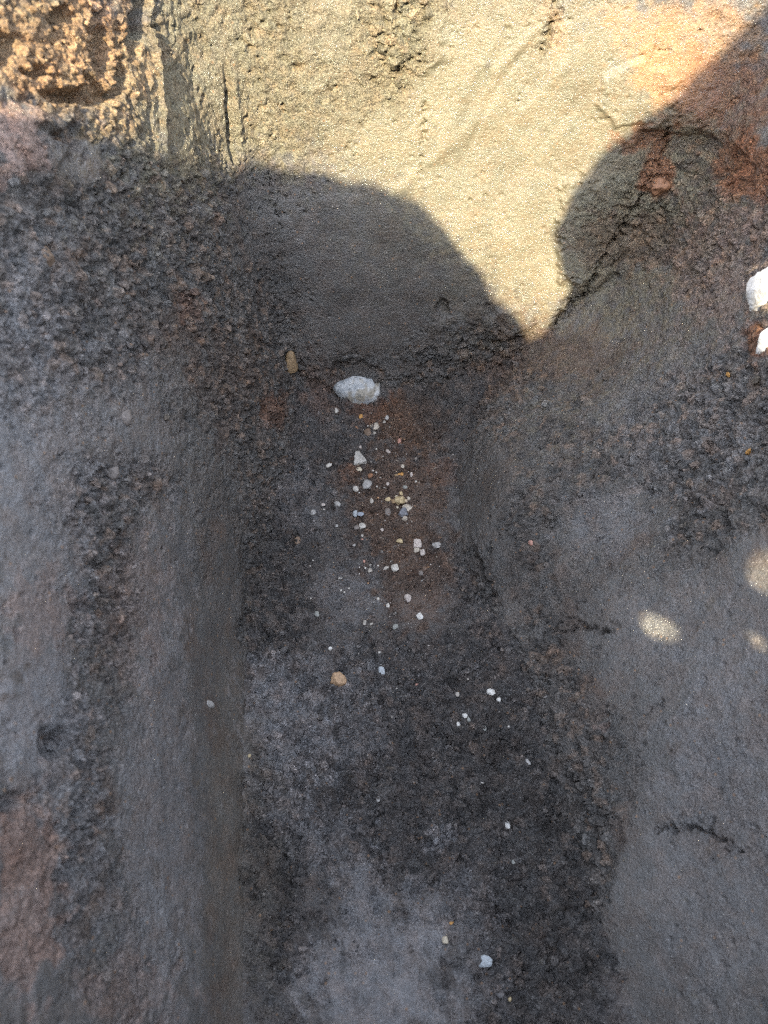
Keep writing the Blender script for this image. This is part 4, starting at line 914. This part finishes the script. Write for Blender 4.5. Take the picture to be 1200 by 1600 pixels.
ICO = {k: ico(k) for k in (1, 2, 3, 4, 5)}
def stone_shape(seed, form, sub=4):
    rs = np.random.RandomState(seed); V, F = ICO[sub]
    npl = {'round': 15, 'chip': 9, 'long': 10, 'tri': 9, 'square': 7, 'clump': 12, 'tan': 9, 'big': 40, 'big2': 12}[form]
    pn = rs.normal(size=(npl, 3)); pn /= np.linalg.norm(pn, axis=1)[:, None]
    pd = rs.uniform(.70, 1.0, npl)
    if form == 'big': pd = rs.uniform(.88, 1.0, npl)
    if form == 'square':
        pn = np.concatenate([pn[:3], [[1,.1,0],[-1,.05,.1],[.1,1,0],[-.12,-1,0],[0,0,1],[0,0,-1]]]); pn /= np.linalg.norm(pn, axis=1)[:, None]
        pd = np.concatenate([[.95]*3, [.78]*6])
    if form == 'tri':        # pointed away from the viewer, flat foot
        pn = np.array([[0.15,-1,0],[.90,.42,.1],[-1,.12,.05],[.75,-.5,.1],[0,.1,1],[0,0,-1],[.3,.3,.8]]); pn /= np.linalg.norm(pn, axis=1)[:, None]
        pd = np.array([.62,.42,.60,.72,.50,.6,.55])
    if form == 'tan':
        pn = np.array([[-1,.2,.1],[1,-.15,.1],[.8,.7,.1],[-.25,1,.2],[-.55,-.9,.1],[.45,-1,.1],[0,.1,1],[0,0,-1],[.4,-.3,.8],[-.8,-.2,.6]]); pn /= np.linalg.norm(pn, axis=1)[:, None]
        pd = np.array([.92,.90,.66,.86,.80,.86,.62,.8,.72,.75])
    dots = V @ pn.T
    r = np.where(dots > .05, pd/np.maximum(dots, .05), 9)
    k = {'round': 16.0, 'big': 9.0}.get(form, 34.0)
    r = -np.log(np.exp(-k*np.minimum(r, 3)).sum(1)+np.exp(-k*1.12))/k
    P = V*np.maximum(r, .3)[:, None]
    if form == 'clump':
        for _ in range(5):
            c = rs.normal(size=3); c /= np.linalg.norm(c)
            P = P*(1+(.34*np.exp(-((V-c)**2).sum(1)/.22)-.05)[:, None])
    q_ = .4 if form == 'big' else 1.0
    P = P*(1+q_*.14*fbm(V*1.6+seed, 3, seed % 97)+.07*fbm(V*5+seed, 3, seed % 89))[:, None]
    lo, hi = P.min(0), P.max(0)
    return (P-(lo+hi)/2)/((hi-lo)/2), F
wall_P = [np.array([0.0])]
def verts_of(o):
    a = np.empty(len(o.data.vertices)*3, np.float32); o.data.vertices.foreach_get('co', a); return a.reshape(-1, 3)
FV = verts_of(FLOOR)
WV = np.concatenate([verts_of(o) for o in WALL_OBJS[:3]])
AV = np.concatenate([WV, FV])
def floor_z(x, y, r=0.004):
    m = (np.abs(FV[:, 0]-x) < r) & (np.abs(FV[:, 1]-y) < r)
    return float(np.mean(FV[m, 2])) if m.any() else 0.0
for i, (x, y, z, w, h, colr, form, label, group) in enumerate(STONES):
    rs = np.random.RandomState(900+i)
    big = form in ('big', 'big2')
    P, F = stone_shape(40+i, form, 5 if big else (4 if w > .009 else 3 if w > .0045 else 2))
    on_floor = abs(z-float(floor_lift(x, y))) < 0.003 and not big
    if on_floor:
        sx, sy = w*.54, h*.54/0.9
        sz = min(sx, sy)*rs.uniform(.6, .85)
        P = P*[sx, sy, sz]
        if form == 'long':
            P = P @ np.array(Euler((0, 0, rs.uniform(.3, .7))).to_matrix()).T
        loc = (x, y, floor_z(x, y)+sz*0.42)
        rot = (rs.uniform(-.15, .15), rs.uniform(-.15, .15), rs.uniform(-.12, .12))
    else:
        d = ((AV-[x, y, z])**2).sum(1)
        near = AV[d < (0.006+.3*w)**2]
        c = near.mean(0) if len(near) else np.array([x, y, z])
        q = near-c
        if len(near) > 10:
            _, _, vt = np.linalg.svd(q[::max(1, len(q)//500)], full_matrices=False); n = vt[2]
        else: n = np.array([0, -1, .2])
        view = np.array([0, 0, CAM_H])-c
        if n @ view < 0: n = -n
        if form == 'big': n = np.array([0.02, -0.78, 0.62]); 
        n /= np.linalg.norm(n)
        right = np.cross([0, 0, 1], n); right /= np.linalg.norm(right); up = np.cross(n, right)
        vz = abs(view @ n)/np.linalg.norm(view)
        th = {'big': .32, 'big2': .5}.get(form, .45)*min(w, h)
        P = P*[w/2, h/2/max(.6, vz**.5), th]
        M = np.stack([right, up, n], 1)
        P = P @ M.T
        off = {'big': .10*th, 'big2': -th*.15}.get(form, -.10*th)
        loc = tuple(c+n*off); rot = (0, 0, 0)
    name = 'embedded_stone' if big or 'embedded' in label else ('grit_grain' if label.startswith('tiny pale grit') else 'pebble')
    o = raw_object(name, P.tolist(), F, smat(colr))
    o.location = loc; o.rotation_euler = rot
    o['label'] = label; o['category'] = 'stone' if name == 'embedded_stone' else 'pebble'
    o['group'] = group

# ------------------------------------------------------------------ loose crumbs of soil (nobody could count them)
def crumbs(name, centres, sizes, cols, mat, seed, label, cat, sub=1):
    rs = np.random.RandomState(seed)
    V0, F0 = ICO[sub]; F0 = np.array(F0)
    forms = []
    for k in range(24):
        forms.append(stone_shape(7000+k, 'clump' if k % 2 else 'chip', sub)[0])
    forms = np.array(forms)
    n = len(centres)
    ang = rs.uniform(0, 6.283, (n, 3))
    V = forms[rs.randint(0, 24, n)]*rs.uniform(.4, 1.3, (n, 1, 3))*sizes[:, None, None]
    ca, sa = np.cos(ang), np.sin(ang)
    x, y, z = V[..., 0].copy(), V[..., 1].copy(), V[..., 2].copy()
    x, y = x*ca[:, :1]-y*sa[:, :1], x*sa[:, :1]+y*ca[:, :1]
    y, z = y*ca[:, 1:2]-z*sa[:, 1:2], y*sa[:, 1:2]+z*ca[:, 1:2]
    V = np.stack([x, y, z], -1)+centres[:, None, :]
    nv = V0.shape[0]
    F = (F0[None]+(np.arange(n)*nv)[:, None, None]).reshape(-1, 3)
    me = bpy.data.meshes.new(name)
    me.vertices.add(n*nv); me.vertices.foreach_set('co', V.astype(np.float32).reshape(-1))
    me.loops.add(len(F)*3); me.loops.foreach_set('vertex_index', F.astype(np.int32).reshape(-1))
    me.polygons.add(len(F)); me.polygons.foreach_set('loop_start', np.arange(0, len(F)*3, 3, dtype=np.int32))
    me.update(calc_edges=True); me.polygons.foreach_set('use_smooth', np.zeros(len(F), bool))
    a = me.attributes.new('soil', 'FLOAT_COLOR', 'POINT')
    cc = np.repeat(np.concatenate([cols, np.ones((n, 1))], 1), nv, axis=0)
    a.data.foreach_set('color', cc.astype(np.float32).reshape(-1))
    a = me.attributes.new('crumble', 'FLOAT', 'POINT'); a.data.foreach_set('value', np.full(n*nv, .8, np.float32))
    me.materials.append(mat)
    o = bpy.data.objects.new(name, me); COL.objects.link(o)
    o['kind'] = 'stuff'; o['label'] = label; o['category'] = cat
    return o
rs = np.random.RandomState(77)
def attr(o, nm, k):
    a = np.empty(len(o.data.vertices)*k, np.float32)
    o.data.attributes[nm].data.foreach_get('color' if k == 4 else 'value', a); return a.reshape(-1, k) if k > 1 else a
FC = attr(FLOOR, 'soil', 4)[:, :3]; FR = attr(FLOOR, 'crumble', 1)
inside = (FV[:, 0] > xl0(FV[:, 1])-.004) & (FV[:, 0] < xr0(FV[:, 1])+.01) & (FV[:, 1] < .86) & (FV[:, 1] > -.05)
wt = np.where(inside, np.clip(FR-.25, 0, 1)**1.5, 0)
pick = rs.choice(len(FV), 30000, p=wt/wt.sum())
sz = 0.0004+0.0008*rs.gamma(.8, .9, len(pick)); sz = np.clip(sz, .0004, .0060)
cols = FC[pick]*rs.uniform(.55, 1.6, (len(pick), 1))
crumbs('soil_crumbs', FV[pick]+np.stack([0*sz, 0*sz, sz*.1], 1), sz, cols, M_FLOOR, 5,
       'fine dark crumbs of loose soil covering the trench floor', 'soil crumbs')
wc = np.concatenate([attr(o, 'soil', 4)[:, :3] for o in WALL_OBJS[:3]]); wr = np.concatenate([attr(o, 'crumble', 1) for o in WALL_OBJS[:3]])
ok = (WV[:, 1] > 0) & (WV[:, 2] > 0) & (WV[:, 2] < .70)
wt = np.where(ok, np.clip(wr-.45, 0, 1)**1.2, 0)
pick = rs.choice(len(WV), 16000, p=wt/wt.sum())
sz = np.clip(0.0005+0.0012*rs.gamma(.8, .9, len(pick)), .0005, .0055)
cols = wc[pick]*rs.uniform(.7, 1.5, (len(pick), 1))
crumbs('wall_crumbs', WV[pick], sz, cols, M_WALL, 6, 'clinging crumbs of damp clay on the rough parts of the trench walls', 'clay crumbs')
# pale grit specks on the brown strip of the floor
cx = rs.normal(.015, .035, 420); cy = rs.uniform(.35, .84, 420)
V = np.array([[a, b, floor_z(a, b, .002)+.0004] for a, b in zip(cx, cy)])
pal = np.array([(.50,.48,.44), (.40,.36,.30), (.48,.30,.18), (.30,.26,.22), (.60,.58,.54)])[rs.randint(0, 5, 420)]
crumbs('fine_grit', V, np.clip(.0005+.0006*rs.gamma(1, .7, 420), .0004, .0018), pal, M_FLOOR, 8,
       'fine pale and rusty grit strewn down the middle of the floor', 'grit')

# ------------------------------------------------------------------ unseen soil-coloured mass, added and outlined to cast the shadow on the trench
def build_shadow_caster():
    ys0 = CASTER_Y; crest = CREST
    top = 2.35
    outer = [(-1.15, .70), (1.05, .70), (.95, 1.0), (.80, 1.35), (.62, 1.7)]
    right = list(reversed(crest))                    # runs right to left along the notch
    rx_, rz_ = right[0]; lx_, lz_ = right[-1]
    outline = outer+[(rx_+.22, rz_+.10), (rx_+.08, rz_+.08)]+right+[(lx_-.12, lz_+.02), (-.80, lz_-.12), (-.95, lz_-.40), (-1.08, 1.0)]
    loops = [outline]+GAPS
    pts, edges = [], []
    def dens(lp, mx):
        o = []
        for i in range(len(lp)):
            a = np.array(lp[i]); b = np.array(lp[(i+1) % len(lp)]); k = max(1, int(np.linalg.norm(b-a)/mx))
            for j in range(k): o.append(a+(b-a)*j/k)
        return o
    for li, lp in enumerate(loops):
        dl_ = dens(lp, .02 if li == 0 else .008); s0 = len(pts)
        if li == 0:   # slightly crumbly outline
            dl_ = [p+0.004*np.array([math.sin(37*p[0]+91*p[1]), math.sin(83*p[0]-29*p[1])]) for p in dl_]
        pts += dl_; edges += [(s0+i, s0+(i+1) % len(dl_)) for i in range(len(dl_))]
    nb = len(pts); B = np.array(pts); E = [(B[a], B[b]) for a, b in edges]
    A0 = np.array([e[0] for e in E]); A1 = np.array([e[1] for e in E])
    def dist(q):
        ab = A1-A0; t = np.clip(((q-A0)*ab).sum(1)/((ab*ab).sum(1)+1e-12), 0, 1)
        return np.linalg.norm(q-A0-t[:, None]*ab, axis=1).min()
    rs_ = np.random.RandomState(2)
    for gx in np.arange(-1.74, 1.74, .03):
        for gz in np.arange(.71, 2.3, .03):
            q = np.array([gx, gz])+rs_.uniform(-.008, .008, 2)
            if dist(q) > .008: pts.append(q)
    r = delaunay_2d_cdt([Vector((float(p[0]), float(p[1]))) for p in pts], edges, [], 0, 1e-6)
    co = np.array([v[:] for v in r[0]])
    def insd(p, lp):
        c = False; n = len(lp)
        for i in range(n):
            x1, y1 = lp[i]; x2, y2 = lp[(i+1) % n]
            if (y1 > p[1]) != (y2 > p[1]) and p[0] < (x2-x1)*(p[1]-y1)/(y2-y1)+x1: c = not c
        return c
    ol = [tuple(p) for p in B[:len(dens(outline, .02))]]
    F = []
    for f in r[2]:
        c = co[f].mean(0)
        if insd(c, ol) and not any(insd(c, g_) for g_ in GAPS): F.append(list(f))
    D_ = np.array([dist(c) for c in co]); D_[D_ < 1e-4] = 0
    th = np.minimum(.26, np.sqrt(.10*D_))
    base3 = np.stack([co[:, 0], np.full(len(co), ys0), co[:, 1]], 1)
    nz = fbm(base3/.15, 4, 900)
    fr = base3+SUN_D[None]*(th*(1+.35*nz)*.8)[:, None]; bk = base3-SUN_D[None]*(th*(1+.35*nz)*1.6)[:, None]
    n = len(co)
    bd = set(np.nonzero(D_ == 0)[0].tolist())
    mp = {i: (i if i in bd else n+i) for i in range(n)}
    FF = F+[[mp[i] for i in reversed(f)] for f in F]
    V = np.concatenate([fr, bk])
    C, R, _ = fields(V)
    o = raw_object('shadow_caster', V.tolist(), FF, M_GROUND, cols=C*np.array([1.1, 1.0, .85]))
    o['kind'] = 'structure'
build_shadow_caster()
for o in SC.objects: o.select_set(False)
print('objects', len(SC.objects), 'verts', sum(len(o.data.vertices) for o in SC.objects if o.type == 'MESH'))
